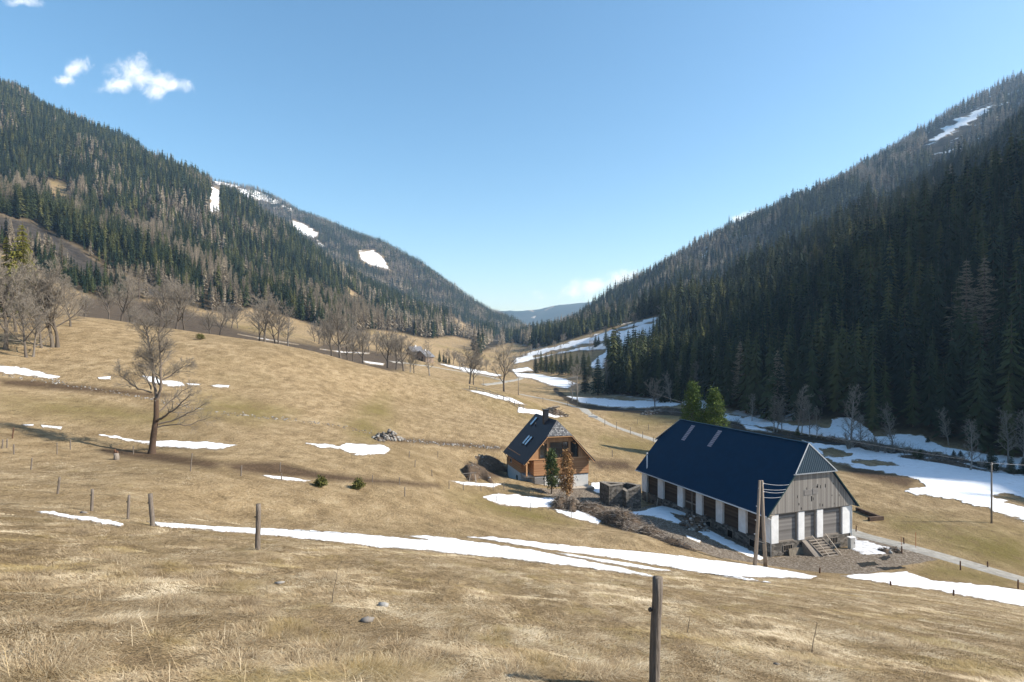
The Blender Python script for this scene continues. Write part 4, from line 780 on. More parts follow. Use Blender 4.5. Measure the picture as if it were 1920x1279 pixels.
# ------------------------------------------------------------------ building materials
def simple(name, col, rough=0.8, spec=0.25, var=0.25, scale=2.0, stretch=(1, 1, 1), bmp=0.0, metal=0.0, obj=False):
    m, nt, b, pos = principled(name, rough, spec); b.inputs['Metallic'].default_value = metal
    if obj: pos = N(nt, 'ShaderNodeTexCoord').outputs['Object']
    v = mapping(nt, pos, stretch); nz = noise(nt, v, scale, 5, 0.65)
    c = ramp(nt, nz, [(0.3, tuple(x * (1 - var) for x in col)), (0.7, tuple(min(1, x * (1 + var)) for x in col))]); nt.links.new(c, b.inputs['Base Color'])
    if bmp: bump(nt, b, nz, bmp, 0.05)
    return m
def boards(name, c0, c1, width, axis, gap=0.35, rough=0.8, grain=6.0, bmp=0.6):
    """timber boards; axis: local axis ACROSS the boards (0 x, 1 y, 2 z)"""
    m = bpy.data.materials.new(name); m.use_nodes = True; nt = m.node_tree; b = nt.nodes['Principled BSDF']; b.inputs['Roughness'].default_value = rough; b.inputs['Specular IOR Level'].default_value = 0.2
    oc = N(nt, 'ShaderNodeTexCoord').outputs['Object']; sp = N(nt, 'ShaderNodeSeparateXYZ'); nt.links.new(oc, sp.inputs[0]); a = sp.outputs[axis]
    if axis == 3: a = None
    q = math_(nt, 'DIVIDE', a, width); idx = math_(nt, 'FLOOR', q); fr = math_(nt, 'FRACT', q)
    wn = N(nt, 'ShaderNodeTexWhiteNoise', noise_dimensions='1D'); nt.links.new(idx, wn.inputs['W'])
    st = [1.2, 1.2, 1.2]; st[axis] = 14
    gr = noise(nt, mapping(nt, oc, tuple(st)), grain, 5, 0.7)
    f = math_(nt, 'ADD', math_(nt, 'MULTIPLY', wn.outputs['Value'], 0.55), math_(nt, 'MULTIPLY', gr, 0.55))
    c = ramp(nt, f, [(0.15, c0), (0.9, c1)])
    edge = math_(nt, 'ABSOLUTE', math_(nt, 'SUBTRACT', fr, 0.5)); e = sstep(edge, 0.40, 0.49)
    c = mixc(nt, math_(nt, 'MULTIPLY', e, gap), c, tuple(x * 0.25 for x in c0)); nt.links.new(c, b.inputs['Base Color'])
    bump(nt, b, math_(nt, 'SUBTRACT', math_(nt, 'MULTIPLY', gr, 0.3), e), bmp, 0.03)
    return m
def rubble(name, c0, c1, scale=2.2):
    m = bpy.data.materials.new(name); m.use_nodes = True; nt = m.node_tree; b = nt.nodes['Principled BSDF']; b.inputs['Roughness'].default_value = 0.9; b.inputs['Specular IOR Level'].default_value = 0.2
    oc = mapping(nt, N(nt, 'ShaderNodeTexCoord').outputs['Object'], (1, 1, 1.7)); v = N(nt, 'ShaderNodeTexVoronoi', inp={'Scale': scale, 'Randomness': 0.9}); nt.links.new(oc, v.inputs['Vector'])
    ve = N(nt, 'ShaderNodeTexVoronoi', feature='DISTANCE_TO_EDGE', inp={'Scale': scale, 'Randomness': 0.9}); nt.links.new(oc, ve.inputs['Vector'])
    s = N(nt, 'ShaderNodeSeparateColor'); nt.links.new(v.outputs['Color'], s.inputs[0]); nz = noise(nt, oc, 7, 4, 0.7)
    f = math_(nt, 'ADD', math_(nt, 'MULTIPLY', s.outputs[0], 0.6), math_(nt, 'MULTIPLY', nz, 0.4)); c = ramp(nt, f, [(0.15, c0), (0.55, tuple((x + y) / 2 for x, y in zip(c0, c1))), (0.85, c1)])
    j = sstep(ve.outputs['Distance'], 0.0, 0.09); c = mixc(nt, j, tuple(x * 0.9 for x in c0), c); nt.links.new(c, b.inputs['Base Color']); bump(nt, b, math_(nt, 'ADD', j, math_(nt, 'MULTIPLY', nz, 0.5)), 0.9, 0.08)
    return m
def ribbed(name, col, pitch, axis, rough=0.45, bmp=0.5, spec=0.4):
    m = bpy.data.materials.new(name); m.use_nodes = True; nt = m.node_tree; b = nt.nodes['Principled BSDF']; b.inputs['Roughness'].default_value = rough; b.inputs['Specular IOR Level'].default_value = spec
    oc = N(nt, 'ShaderNodeTexCoord').outputs['Object']; sp = N(nt, 'ShaderNodeSeparateXYZ'); nt.links.new(oc, sp.inputs[0])
    w_ = math_(nt, 'PINGPONG', math_(nt, 'DIVIDE', sp.outputs[axis], pitch), 0.5); nz = noise(nt, oc, 1.1, 5, 0.7)
    c = ramp(nt, nz, [(0.3, tuple(x * 0.86 for x in col)), (0.7, tuple(x * 1.14 for x in col))]); nt.links.new(c, b.inputs['Base Color']); bump(nt, b, math_(nt, 'MULTIPLY', sstep(w_, 0.3, 0.5), 1.0), bmp, 0.03)
    return m
M_navy = ribbed('navy_roof_metal', (0.001, 0.023, 0.056), 0.25, 1, 0.6, 0.35, 0.12); M_hip = simple('hip_roof_metal', (0.03, 0.052, 0.07), 0.5, 0.4, 0.12)
M_white = simple('white_plaster', (0.73, 0.72, 0.70), 0.85, 0.2, 0.12, 1.3, bmp=0.2); M_greyboards_v = boards('weathered_boards', (0.19, 0.17, 0.15), (0.56, 0.52, 0.47), 0.15, 0, 1.0, bmp=1.0); M_greyboards_h = boards('weathered_logs', (0.15, 0.135, 0.125), (0.46, 0.43, 0.40), 0.22, 2, 1.0, bmp=1.0)
M_darkboards = boards('dark_logs', (0.04, 0.027, 0.02), (0.19, 0.14, 0.105), 0.22, 2, 1.0, bmp=1.0); M_rubble = rubble('rubble_stone', (0.05, 0.043, 0.036), (0.40, 0.36, 0.31)); M_ruin = rubble('ruin_stone', (0.055, 0.048, 0.04), (0.33, 0.30, 0.26), 2.6)
M_zinc = simple('zinc', (0.48, 0.50, 0.51), 0.5, 0.5, 0.1); M_dark = simple('dark_opening', (0.012, 0.011, 0.01), 0.9, 0.1, 0.2); M_pink = simple('clear_corrugated_sheet', (0.33, 0.30, 0.34), 0.5, 0.4, 0.15, 3); M_steel = simple('flue_steel', (0.62, 0.60, 0.57), 0.4, 0.5, 0.08)
M_wood = simple('grey_wood', (0.24, 0.205, 0.17), 0.9, 0.15, 0.3, 3, (8, 8, 1), 0.5, obj=True); M_woodl = simple('pale_wood', (0.42, 0.36, 0.29), 0.85, 0.15, 0.25, 3, (1, 1, 1), 0.4, obj=True); M_post = simple('post_wood', (0.19, 0.16, 0.132), 0.9, 0.12, 0.42, 5, (10, 10, 0.8), 0.8, obj=True); M_cop = simple('ruin_coping', (.22, .19, .155), .9, .1, .3, 3); M_red = simple('brown_post_wood', (0.13, 0.07, 0.045), 0.9, 0.12, 0.4, 5, (10, 10, 0.8), 0.8, obj=True)
M_larchw_h = boards('larch_cladding', (0.40, 0.19, 0.09), (0.66, 0.37, 0.19), 0.16, 2, 0.6); M_larchw_v = boards('larch_cladding_upright', (0.42, 0.205, 0.098), (0.70, 0.40, 0.21), 0.18, 0, 0.6); M_larch = simple('larch_beam', (0.58, 0.33, 0.165), 0.75, 0.2, 0.15, 3, (1, 1, 1), 0.2, obj=True)
M_plast = simple('grey_render', (0.62, 0.61, 0.58), 0.9, 0.15, 0.08, 1.5); M_black = ribbed('black_roof_tiles', (0.013, 0.015, 0.024), 0.34, 2, 0.55, 0.6, 0.35); M_conc = simple('concrete', (0.36, 0.345, 0.32), 0.9, 0.15, 0.15, 2); M_iron = simple('dark_iron', (0.03, 0.03, 0.032), 0.6, 0.4, 0.2)
M_glass, nt, b, pos = principled('window_glass', 0.04, 0.8); b.inputs['Base Color'].default_value = (0.02, 0.024, 0.026, 1)
M_glassl, nt, b, pos = principled('skylight_glass', 0.12, 0.8); b.inputs['Base Color'].default_value = (0.35, 0.42, 0.5, 1); b.inputs['Metallic'].default_value = 0.6
M_snow = sm; M_flash = simple('flashing_zinc', (0.27, 0.29, 0.31), 0.5, 0.5, 0.1)

# ------------------------------------------------------------------ the long barn (local x along the gable, y along its length)
BA = R(19.8); bz = -22.95
barn = tag(empty('barn', (28.5, 64.0, bz), BA), 'long barn with navy metal roof, white pillars and grey boarded gable', 'barn')
W_, L_, ZB, ZT = 11.7, 26.0, 1.55, 4.75
mb = MB(); mb.box(0.04, W_ - .04, 0.04, L_ - .04, -3, ZB); sb = mb.build('stone_base', M_rubble, barn)
def opening(x0, x1, y0, y1, z0, z1, par, bars=None):
    m = MB(); m.box(x0, x1, y0, y1, z0, z1); o = m.build('window', M_dark, par)
    m = MB(); e = 0.06
    if bars == 'x':
        m.box(x0 - e, x1 + e, y0 - .03, y0, z1, z1 + e); m.box(x0 - e, x1 + e, y0 - .03, y0, z0 - e, z0); m.box(x0 - e, x0, y0 - .03, y0, z0, z1); m.box(x1, x1 + e, y0 - .03, y0, z0, z1)
        for k in range(1, 4): c = x0 + (x1 - x0) * k / 4; m.box(c - .02, c + .02, y0 - .02, y0, z0, z1)
    else:
        m.box(x0 - .03, x0, y0 - e, y1 + e, z1, z1 + e); m.box(x0 - .03, x0, y0 - e, y0, z0, z1); m.box(x0 - .03, x0, y1, y1 + e, z0, z1)
    m.build('frame', M_wood, o); return o
opening(1.7, 2.9, 0.0, 0.06, 0.62, 1.2, barn, 'x'); opening(8.6, 9.6, 0.0, 0.06, 0.66, 1.28, barn, 'x')
for s in (2.9, 6.6, 10.6): opening(0.0, 0.06, s - .45, s + .45, 0.35, 1.15, barn)
for a, b_ in ((0, 1.0), (3.8, 4.7), (6.55, 7.45), (10.4, 11.7)):
    m = MB(); d = 0.95 if a in (0, 10.4) else .5
    if a == 0: m.box(0, 1.0, 0, 1.0, ZB, ZT)
    elif a == 10.4: m.box(a, W_, 0, 1.1, ZB, ZT)
    else: m.box(a, b_, 0, d, ZB, ZT)
    m.build('pillar', M_white, barn, bevel=0.015)
for a, b_ in ((4, 5.2), (8, 9.2), (11.9, 13.1), (15.9, 17.1), (20.5, 21.8), (24.7, 26.0)):
    m = MB(); m.box(0, .5, a, b_, ZB - .05, ZT); m.build('pillar', M_white, barn, bevel=0.015)
m = MB()
for a, b_ in ((1.0, 3.8), (4.7, 6.55), (7.45, 10.4)): m.box(a, b_, .30, .42, ZB, ZT)
m.build('gable_infill', M_greyboards_h, barn)
m = MB()
for a, b_ in ((1.0, 3.8), (4.7, 6.55), (7.45, 10.4)):
    for c in (a + .08, b_ - .08): m.box(c - .08, c + .08, .18, .30, ZB, ZT)
    m.box(a + .16, b_ - .16, .2, .30, ZB, ZB + .14)
m.build('gable_posts', M_wood, barn)
m = MB()
for a, b_ in ((1.0, 4), (5.2, 8), (9.2, 11.9), (17.1, 20.5), (21.8, 24.7)): m.box(.32, .44, a, b_, ZB, ZT + .5)
m.box(.32, .44, 13.1, 15.9, .2, ZT + .5); m.build('side_infill', M_darkboards, barn)
m = MB(); m.box(W_ - .4, W_, 1.1, L_, ZB, ZT); m.box(.44, W_ - .4, L_ - .4, L_, ZB, ZT); m.build('rear_wall', M_darkboards, barn)
m = MB(); m.box(.20, .30, 14.1, 14.25, 1.0, 4.3); m.box(.24, .31, 13.2, 15.8, 2.4, 2.55); m.box(.24, .31, 13.2, 13.35, .5, 4.4); m.box(.24, .31, 15.65, 15.8, .5, 4.4); dr = m.build('door', M_wood, barn)
XR, ZR, XE, ZE = 5.85, 12.2, -0.9, 4.72; SL = (ZR - ZE) / (XR - XE); ZH = 9.15; XH = XE + (ZH - ZE) / SL
m = MB(); m.prism([(XE + .35, -.12, ZE + .12), (2 * XR - XE - .35, -.12, ZE + .12), (2 * XR - XH, -.12, ZH - .1), (XH, -.12, ZH - .1)], (0, .12, 0)); gb = m.build('gable_boards', M_greyboards_v, barn)
m = MB(); g_ = random.Random(3)
for k in range(14): x = g_.uniform(1.5, 10); z = g_.uniform(4.9, 7.5); m.box(x, x + g_.uniform(.03, .1), -.135, -.122, z, z + g_.uniform(.1, .45))
m.box(5.55, 5.66, -.14, -.122, 5.8, 6.4); m.box(6.35, 6.45, -.14, -.122, 6.95, 7.5); m.build('gap', M_dark, gb)
m = MB(); m.box(4.5, 5.6, -.16, -.121, 6.55, 7.15); m.box(5.75, 6.5, -.16, -.121, 6.6, 7.25); m.build('patch_board', M_greyboards_h, gb)
m = MB(); m.box(.25, W_ - .25, .0, .18, ZT - .04, ZT + .12); m.build('lintel_beam', M_wood, barn)
YA, YB, yA, yB = -.3, L_ + .3, 0.55, L_ - 1.5
def off(v, d): return Vector(v) + Vector(d)
m = MB(); t_ = (0.10, 0, -0.10)
Lp = [(XE, YA, ZE), (XE, YB, ZE), (XH, YB, ZH), (XR, yB, ZR), (XR, yA, ZR), (XH, YA, ZH)]; m.prism(Lp, t_); roof = m.build('roof', M_navy, barn)
m = MB(); Rp = [(2 * XR - x, y, z) for x, y, z in Lp]; m.prism(Rp, (-.1, 0, -.1)); m.build('roof_far_slope', M_navy, barn)
for ye, ya, sgn in ((YA, yA, -1), (YB, yB, 1)):
    m = MB(); a0 = Vector((XH - .25, ye + sgn * .14, ZH - .03)); a1 = Vector((2 * XR - XH + .25, ye + sgn * .14, ZH - .03)); top = Vector((XR, ya, ZR + .02)); nrib = 22; nrm = Vector((0, sgn, .3)).normalized() * .075
    for k in range(nrib):     # corrugated sheet: real ribs running up the hip
        f0, f1, f2 = k / nrib, (k + .5) / nrib, (k + 1) / nrib
        q = [a0.lerp(a1, f) for f in (f0, f1, f2)]
        def up_(f, p):
            c = 1 - abs(2 * f - 1); return p.lerp(Vector((p.x + 0 * (XR - p.x), ya, ZR)) if False else Vector((p.x, p.y + (ya - p.y) * c, p.z + (ZR - p.z) * c)), 1.0)
        u = [up_(f, p) for f, p in zip((f0, f1, f2), q)]; q[1] = q[1] + nrm; u[1] = u[1] + nrm
        b0 = len(m.v); m.v += [tuple(x) for x in q + u]; m.f += [(b0, b0 + 1, b0 + 4, b0 + 3), (b0 + 1, b0 + 2, b0 + 5, b0 + 4)]
    hp = m.build('hip_roof', M_hip, barn)
    m = MB(); m.beam(a0 + nrm * 1.5, top + nrm, .12, .05, (0, sgn, .3)); m.beam(a1 + nrm * 1.5, top + nrm, .12, .05, (0, sgn, .3)); m.beam(a0 + Vector((-.2, sgn * .06, -.05)), a1 + Vector((.2, sgn * .06, -.05)), .1, .1); m.build('flashing', M_flash, hp)
m = MB(); m.beam((XR, yA, ZR + .04), (XR, yB, ZR + .04), .3, .08); m.build('ridge_cap', M_navy, roof)
M_verge = simple('green_trim', (0.05, 0.085, 0.075), 0.6, 0.3)
m = MB(); m.beam((XE - .0, YA - .03, ZE - .06), (XH, YA - .03, ZH - .06), .06, .22, (0, 1, 0)); m.build('verge_trim', M_verge, barn)
m = MB(); m.beam((2 * XR - XE, YA - .03, ZE - .06), (2 * XR - XH, YA - .03, ZH - .06), .06, .22, (0, 1, 0)); m.build('verge_trim', M_verge, barn)
for s in (15.0, 20.8):
    m = MB(); rows = 10
    for k in range(rows):
        x0 = 3.6 + (5.5 - 3.6) * k / rows; x1 = x0 + 1.9 / rows * .72
        for j in range(4):
            y0 = s - .4 + j * .2; zf = lambda x: ZE + (x - XE) * SL + .02
            m.prism([(x0, y0, zf(x0)), (x1, y0, zf(x1)), (x1, y0 + .15, zf(x1)), (x0, y0 + .15, zf(x0))], (-.03, 0, .03))
    m.build('skylight_strip', M_pink, roof)
m = MB(); m.tube([(XE - .07, YA, ZE - .06), (XE - .07, YB, ZE - .10)], .075, 8); m.build('gutter', M_zinc, barn, True)
m = MB(); m.box(XE + .05, .3, YA + .1, YB - .1, ZE + .02, ZE + .06); m.build('soffit', M_woodl, barn)
m = MB(); m.tube([(XE - .05, .05, ZE - .1), (-.12, -.02, ZT - .5), (-.12, -.02, -.8)], .055, 8); m.build('downpipe', M_zinc, barn, True)
m = MB(); m.tube([(W_ + .05, -.05, ZT), (W_ + .05, -.05, -.6)], .055, 8); m.build('downpipe', M_zinc, barn, True)
m = MB(); m.tube([(-.32, 24.05, .3), (-.32, 24.05, 7.4)], .1, 10); fl = m.build('flue_pipe', M_steel, barn, True)
m = MB(); m.tube([(-.32, 24.05, 7.35), (-.32, 24.05, 7.6)], [.15, .13], 10); m.build('flue_cap', M_steel, fl, True)
m = MB(); m.tube([(-.3, 21.3, ZB - .1), (-.7, 21.2, -.2)], .06, 6); m.build('prop', M_woodl, barn, True)
# things standing at the gable
Mb = Matrix.Translation((28.5, 64.0, bz)) @ Matrix.Rotation(BA, 4, 'Z')
def at_barn(x, y, z=0): return Mb @ Vector((x, y, z))
def gz(x, y): p = at_barn(x, y); return h1(p.x, p.y) - bz
st = tag(empty('wooden_steps', at_barn(5.6, -.05, 0), BA), 'weathered wooden steps with side boards leading up to the barn gable', 'steps'); z0_ = min(gz(5.6, -2.4), .2)
m = MB(); n_ = 7
for k in range(n_):
    f = (k + .5) / n_; m.box(-.55 + .0, 1.5, -2.3 * (1 - f) - .17, -2.3 * (1 - f) + .12, z0_ + (1.5 - z0_) * f - .05, z0_ + (1.5 - z0_) * f + .02)
m.build('treads', M_wood, st)
for x in (-.62, 1.56):
    m = MB(); m.beam((x, -2.45, z0_ - .1), (x, 0, 1.42), .08, .28); m.build('stringer', M_wood, st)
m = MB(); m.prism([(-1.35, -2.2, z0_ - .2), (-1.35, 0, 1.5), (-.68, 0, 1.5), (-.68, -2.3, z0_ - .1)], (0, 0, -.08)); m.prism([(-1.36, -2.2, z0_ - .3), (-1.36, 0, 1.5), (-1.36, 0, -.3)], (.06, 0, 0)); m.build('side_ramp', M_wood, st)
for x, a in ((.1, -.25), (1.75, .12)):
    m = MB(); m.beam((x, -2.5, z0_ + .05), (x + a, -.25, 2.0), .06, .06); m.build('handrail', M_woodl, st)
cb = tag(empty('utility_cabinet', at_barn(10.9, -.75, gz(10.9, -.75)), BA), 'grey utility cabinet standing at the right corner of the barn gable', 'cabinet')
m = MB(); m.box(-.38, .38, -.2, .2, -.2, 1.25); m.build('body', simple('cabinet_grey', (0.42, 0.41, 0.37), .6), cb, bevel=.02); m = MB(); m.box(-.43, .43, -.25, .25, 1.25, 1.33); m.build('lid', M_white, cb); m = MB(); m.box(-.33, .33, -.215, -.2, .1, 1.15); d_ = m.build('door', M_conc, cb); m = MB(); m.box(.2, .26, -.24, -.215, .6, .75); m.build('handle', M_iron, d_)
pl = MB(); pl.box(-1.05, 1.05, -.06, .06, -.2, .75); po = pl.build('leaning_panel', simple('grey_panel', (0.2, 0.17, 0.13), .9, .1, .35, 3)); po.location = at_barn(3.3, -.25, gz(3.3, -.25)); po.rotation_euler = (R(-10), 0, BA); tag(po, 'grey boarded panel leaning on the stone base left of the steps', 'panel')

# ------------------------------------------------------------------ the timber house
HA = R(16); hz0 = -21.4
house = tag(empty('house', (2.05, 87.66, hz0), HA), 'larch clad house on grey rendered basement with black half hipped roof', 'house')
Mh = Matrix.Translation((2.05, 87.66, hz0)) @ Matrix.Rotation(HA, 4, 'Z')
HW, HL = 10.2, 10.2
m = MB(); m.box(1.35, HW, .1, HL, -2.5, 2.2); m.box(.05, 1.35, 2.8, HL, -2.5, 2.2); base = m.build('basement_wall', M_plast, house)
m = MB(); m.box(1.3, HW + .06, 0, .2, 2.24, 4.72); m.box(1.3, 1.5, .2, 2.8, 2.24, 5.5); m.box(0, 1.3, 2.75, 2.95, 2.24, 4.9); m.box(0, .2, 2.95, HL, 2.24, 5.0); m.box(HW - .14, HW + .06, .2, HL, 2.24, 5.2); m.box(.2, HW - .14, HL - .2, HL, 2.24, 5.2); m.build('timber_wall', M_larchw_h, house)
hXE, hXR, hZE, hZR, hXF, hZF = -.55, 5.15, 4.3, 10.5, 10.98, 4.22
mL = (hZR - hZE) / (hXR - hXE); mR = (hZR - hZF) / (hXF - hXR); zh = 8.35; xl = hXE + (zh - hZE) / mL; xr = hXF - (zh - hZF) / mR
roofz = lambda x: min(hZE + (x - hXE) * mL, hZF + (hXF - x) * mR) - .22
m = MB()
wins = [(2.24, 3.35, 4.85, 7.0), (3.87, 6.82, 4.85, 7.2), (7.26, 8.45, 4.85, 7.2)]
def gpoly(xs_): return [(x, .12, roofz(x)) for x in xs_]
# gable boarding in strips round the glazing
def strip(x0, x1, zlo=4.72, zhi=None):
    n = max(1, int((x1 - x0) / .35))
    for k in range(n):
        a = x0 + (x1 - x0) * k / n; b_ = x0 + (x1 - x0) * (k + 1) / n; ta, tb_ = (min(roofz(a), zh - .05), min(roofz(b_), zh - .05))
        if zhi is not None: ta, tb_ = min(ta, zhi), min(tb_, zhi)
        if min(ta, tb_) > zlo: m.prism([(a, .02, zlo), (b_, .02, zlo), (b_, .02, tb_), (a, .02, ta)], (0, .15, 0))
strip(.0, 2.24); strip(3.35, 3.87); strip(6.82, 7.26); strip(8.45, HW)
for x0, x1, z0, z1 in wins: strip(x0, x1, z1)
m.build('gable_cladding', M_larchw_v, house)
m = MB(); m.box(-.05, HW + .1, -.06, 0, 4.66, 4.78); m.build('belt_board', M_larch, house)
for i, (x0, x1, z0, z1) in enumerate(wins):
    zl, zr = min(z1, roofz(x0) - .1), min(z1, roofz(x1) - .1); xm = x0 if zl == z1 else x0 + (z1 - zl) / mL; xn = x1 if zr == z1 else x1 - (z1 - zr) / mR
    poly = [(x0, .10, z0), (x1, .10, z0), (x1, .10, zr)] + ([(xn, .10, z1)] if xn < x1 else []) + ([(xm, .10, z1)] if xm > x0 else []) + [(x0, .10, zl)]
    fr = MB(); c = Vector((0, 0, 0))
    for p, q in zip(poly, poly[1:] + poly[:1]): fr.beam(Vector(p) + Vector((0, -.09, 0)), Vector(q) + Vector((0, -.09, 0)), .12, .09, (0, 1, 0))
    if i == 1: fr.box(5.9, 5.98, -.0, .06, z0, z1)
    wo_ = fr.build('window', simple('window_frame', (0.10, 0.055, 0.03), .6, .3), house); pa = MB(); pa.prism(poly, (0, .04, 0)); pa.build('pane', M_glass, wo_)
m = MB(); t2 = (0.14, 0, -.14); HL2 = 10.7
hL = [(hXE, -.85, hZE), (hXE, HL2, hZE), (hXR, HL2, hZR), (hXR, .35, hZR), (xl, -.85, zh)]; m.prism(hL, t2); hroof = m.build('roof', M_black, house)
m = MB(); m.prism([(hXF, -.85, hZF), (xr, -.85, zh), (hXR, .35, hZR), (hXR, HL2, hZR), (hXF, HL2, hZF)], (-.14, 0, -.14)); m.build('roof_far_slope', M_black, house)
mshg = bpy.data.materials.new('wood_shingles'); mshg.use_nodes = True; nt = mshg.node_tree; b = nt.nodes['Principled BSDF']; b.inputs['Roughness'].default_value = .85
bk_ = N(nt, 'ShaderNodeTexBrick', inp={'Color1': (.10, .10, .105, 1), 'Color2': (.38, .37, .36, 1), 'Mortar': (.02, .02, .022, 1), 'Scale': 1.0, 'Mortar Size': .03, 'Brick Width': .26, 'Row Height': .24, 'Bias': -.1}); oc = N(nt, 'ShaderNodeTexCoord').outputs['Object']; sp_x = N(nt, 'ShaderNodeSeparateXYZ'); nt.links.new(oc, sp_x.inputs[0]); cb_ = N(nt, 'ShaderNodeCombineXYZ'); nt.links.new(sp_x.outputs[0], cb_.inputs[0]); nt.links.new(sp_x.outputs[2], cb_.inputs[1]); nt.links.new(cb_.outputs[0], bk_.inputs['Vector']); nt.links.new(bk_.outputs['Color'], b.inputs['Base Color']); bump(nt, b, bk_.outputs['Fac'], -.8, .05)
m = MB(); m.prism([(xl - .05, -.9, zh - .05), (xr + .05, -.9, zh - .05), (hXR, .35, hZR + .03)], (0, .06, -.06)); m.build('hip_roof', mshg, house)
m = MB(); m.beam((hXE + .1, -.80, hZE - .22), (xl + .02, -.80, zh - .2), .07, .26, (0, 1, 0)); m.beam((hXF - .1, -.80, hZF - .22), (xr - .02, -.80, zh - .2), .07, .26, (0, 1, 0)); m.beam((xl - .1, -.80, zh - .2), (xr + .1, -.80, zh - .2), .12, .10); m.build('barge_board', M_larch, house)
m = MB()
for x, z in ((.25, 4.6), (HW - .1, 4.5), (2.6, 7.2), (7.7, 7.2)): m.box(x - .08, x + .08, -.78, .1, z - .14 - .1, z - .1)
m.build('purlin_end', M_larch, house); m = MB(); m.box(.12, .32, .1, .3, 2.2, 4.6); m.build('porch_post', M_larch, house); m = MB(); m.box(0, 1.32, 0.05, 2.78, 2.06, 2.24); m.build('porch_floor', M_conc, house); m = MB(); m.box(.5, 1.28, 2.70, 2.75, 2.3, 4.2); m.build('door', M_larchw_v, house)
m = MB(); m.box(4.2, 4.95, 3.6, 4.4, 8.6, 11.75); ch = m.build('chimney', simple('chimney_sheet', (.02, .022, .028), .6), hroof); m = MB(); m.box(4.12, 5.03, 3.52, 4.48, 11.75, 11.85); m.build('chimney_cap', M_iron, ch)
def sky_l(x, y, w_, l):
    m = MB(); z = lambda xx: hZE + (xx - hXE) * mL + .03; m.prism([(x - l / 2, y, z(x - l / 2)), (x + l / 2, y, z(x + l / 2)), (x + l / 2, y + w_, z(x + l / 2)), (x - l / 2, y + w_, z(x - l / 2))], (-.08, 0, .08)); o = m.build('skylight', M_iron, hroof)
    m = MB(); a = l / 2 - .1; m.prism([(x - a - .09, y + .1, z(x - a) + .09), (x + a - .09, y + .1, z(x + a) + .09), (x + a - .09, y + w_ - .1, z(x + a) + .09), (x - a - .09, y + w_ - .1, z(x - a) + .09)], (-.02, 0, .02)); m.build('pane', M_glassl, o)
sky_l(4.1, 8.0, .85, 1.25); sky_l(1.8, 4.8, .85, 1.3); sky_l(1.8, 3.6, .85, 1.3)
m = MB(); m.tube([(3.6, 6.2, 8.9), (3.6, 6.2, 9.5)], .09, 8); m.build('vent_pipe', M_iron, hroof, True)
m = MB(); m.tube([(hXE - .08, -.85, hZE - .05), (hXE - .08, HL2, hZE - .08)], .075, 8); m.build('gutter', M_iron, house, True); m = MB(); m.tube([(hXE - .05, HL - .1, hZE - .1), (-.1, HL - .15, hZE - .9), (-.1, HL - .15, -.4)], .05, 8); m.build('downpipe', M_iron, house, True)
for x0, x1, y0, y1, z0, z1 in ((5.0, 6.1, .06, .1, -.2, 1.0), ):
    m = MB(); m.box(x0, x1, y0, y1, z0, z1); o = m.build('window', M_white, house); m = MB(); m.box(x0 + .1, x1 - .1, y0 - .02, y0, z0 + .1, z1 - .1); m.build('pane', M_glass, o)
for y0, z0, z1 in ((4.2, .6, 1.6), (7.6, 2.9, 3.6)):
    m = MB(); m.box(-.02 if z0 > 2 else .03, .05, y0, y0 + .9, z0, z1); o = m.build('window', M_zinc, house); m = MB(); m.box(-.04 if z0 > 2 else .01, .03 if z0 < 2 else -.02, y0 + .08, y0 + .82, z0 + .08, z1 - .08); m.build('pane', M_glass, o)
m = MB(); m.tube([(8.6, .02, 1.35), (8.6, .08, 1.35)], .14, 10); m.build('wall_lamp', M_white, house); m = MB(); m.box(.0, HW + .05, .02, .1, 2.14, 2.24); m.build('drip_strip', M_iron, house)
def at_house(x, y, z=0): return Mh @ Vector((x, y, z))
def hg(x, y): p = at_house(x, y); return h1(p.x, p.y) - hz0
def thing_at_house(name, x, y, lab, cat): z = hg(x, y); return tag(empty(name, at_house(x, y, z), HA), lab, cat)
t = thing_at_house('terrace_deck', 8.2, -.7, 'low plank terrace with pale edge along the rendered basement', 'terrace')
m = MB(); m.box(-2.6, 2.4, -.6, .7, .22, .30); m.build('deck', M_woodl, t); m = MB(); m.box(-2.6, 2.4, -.66, -.6, -.2, .3); m.build('skirt_board', M_wood, t)
t = thing_at_house('railing', 10.7, .2, 'small dark railing at the right corner of the house', 'railing')
for x in (0, .9):
    m = MB(); m.tube([(0, x, -.1), (0, x, 1.0)], .03, 6); m.build('railing_post', M_iron, t)
m = MB(); m.tube([(0, 0, 1.0), (0, .9, 1.0)], .03, 6); m.tube([(0, 0, .55), (0, .9, .55)], .02, 6); m.build('rail', M_iron, t)
t = thing_at_house('garden_gate', 1.6, -1.3, 'dark slatted garden gate at the front left corner of the house', 'gate')
for x in (-.7, .9):
    m = MB(); m.box(x - .06, x + .06, -.06, .06, -.2, 1.3); m.build('gate_post', M_iron, t)
m = MB(); [m.box(-.6 + k * .16, -.5 + k * .16, -.02, .02, .1, 1.1) for k in range(9)]; m.build('slat_panel', simple('dark_slats', (.06, .05, .045)), t)

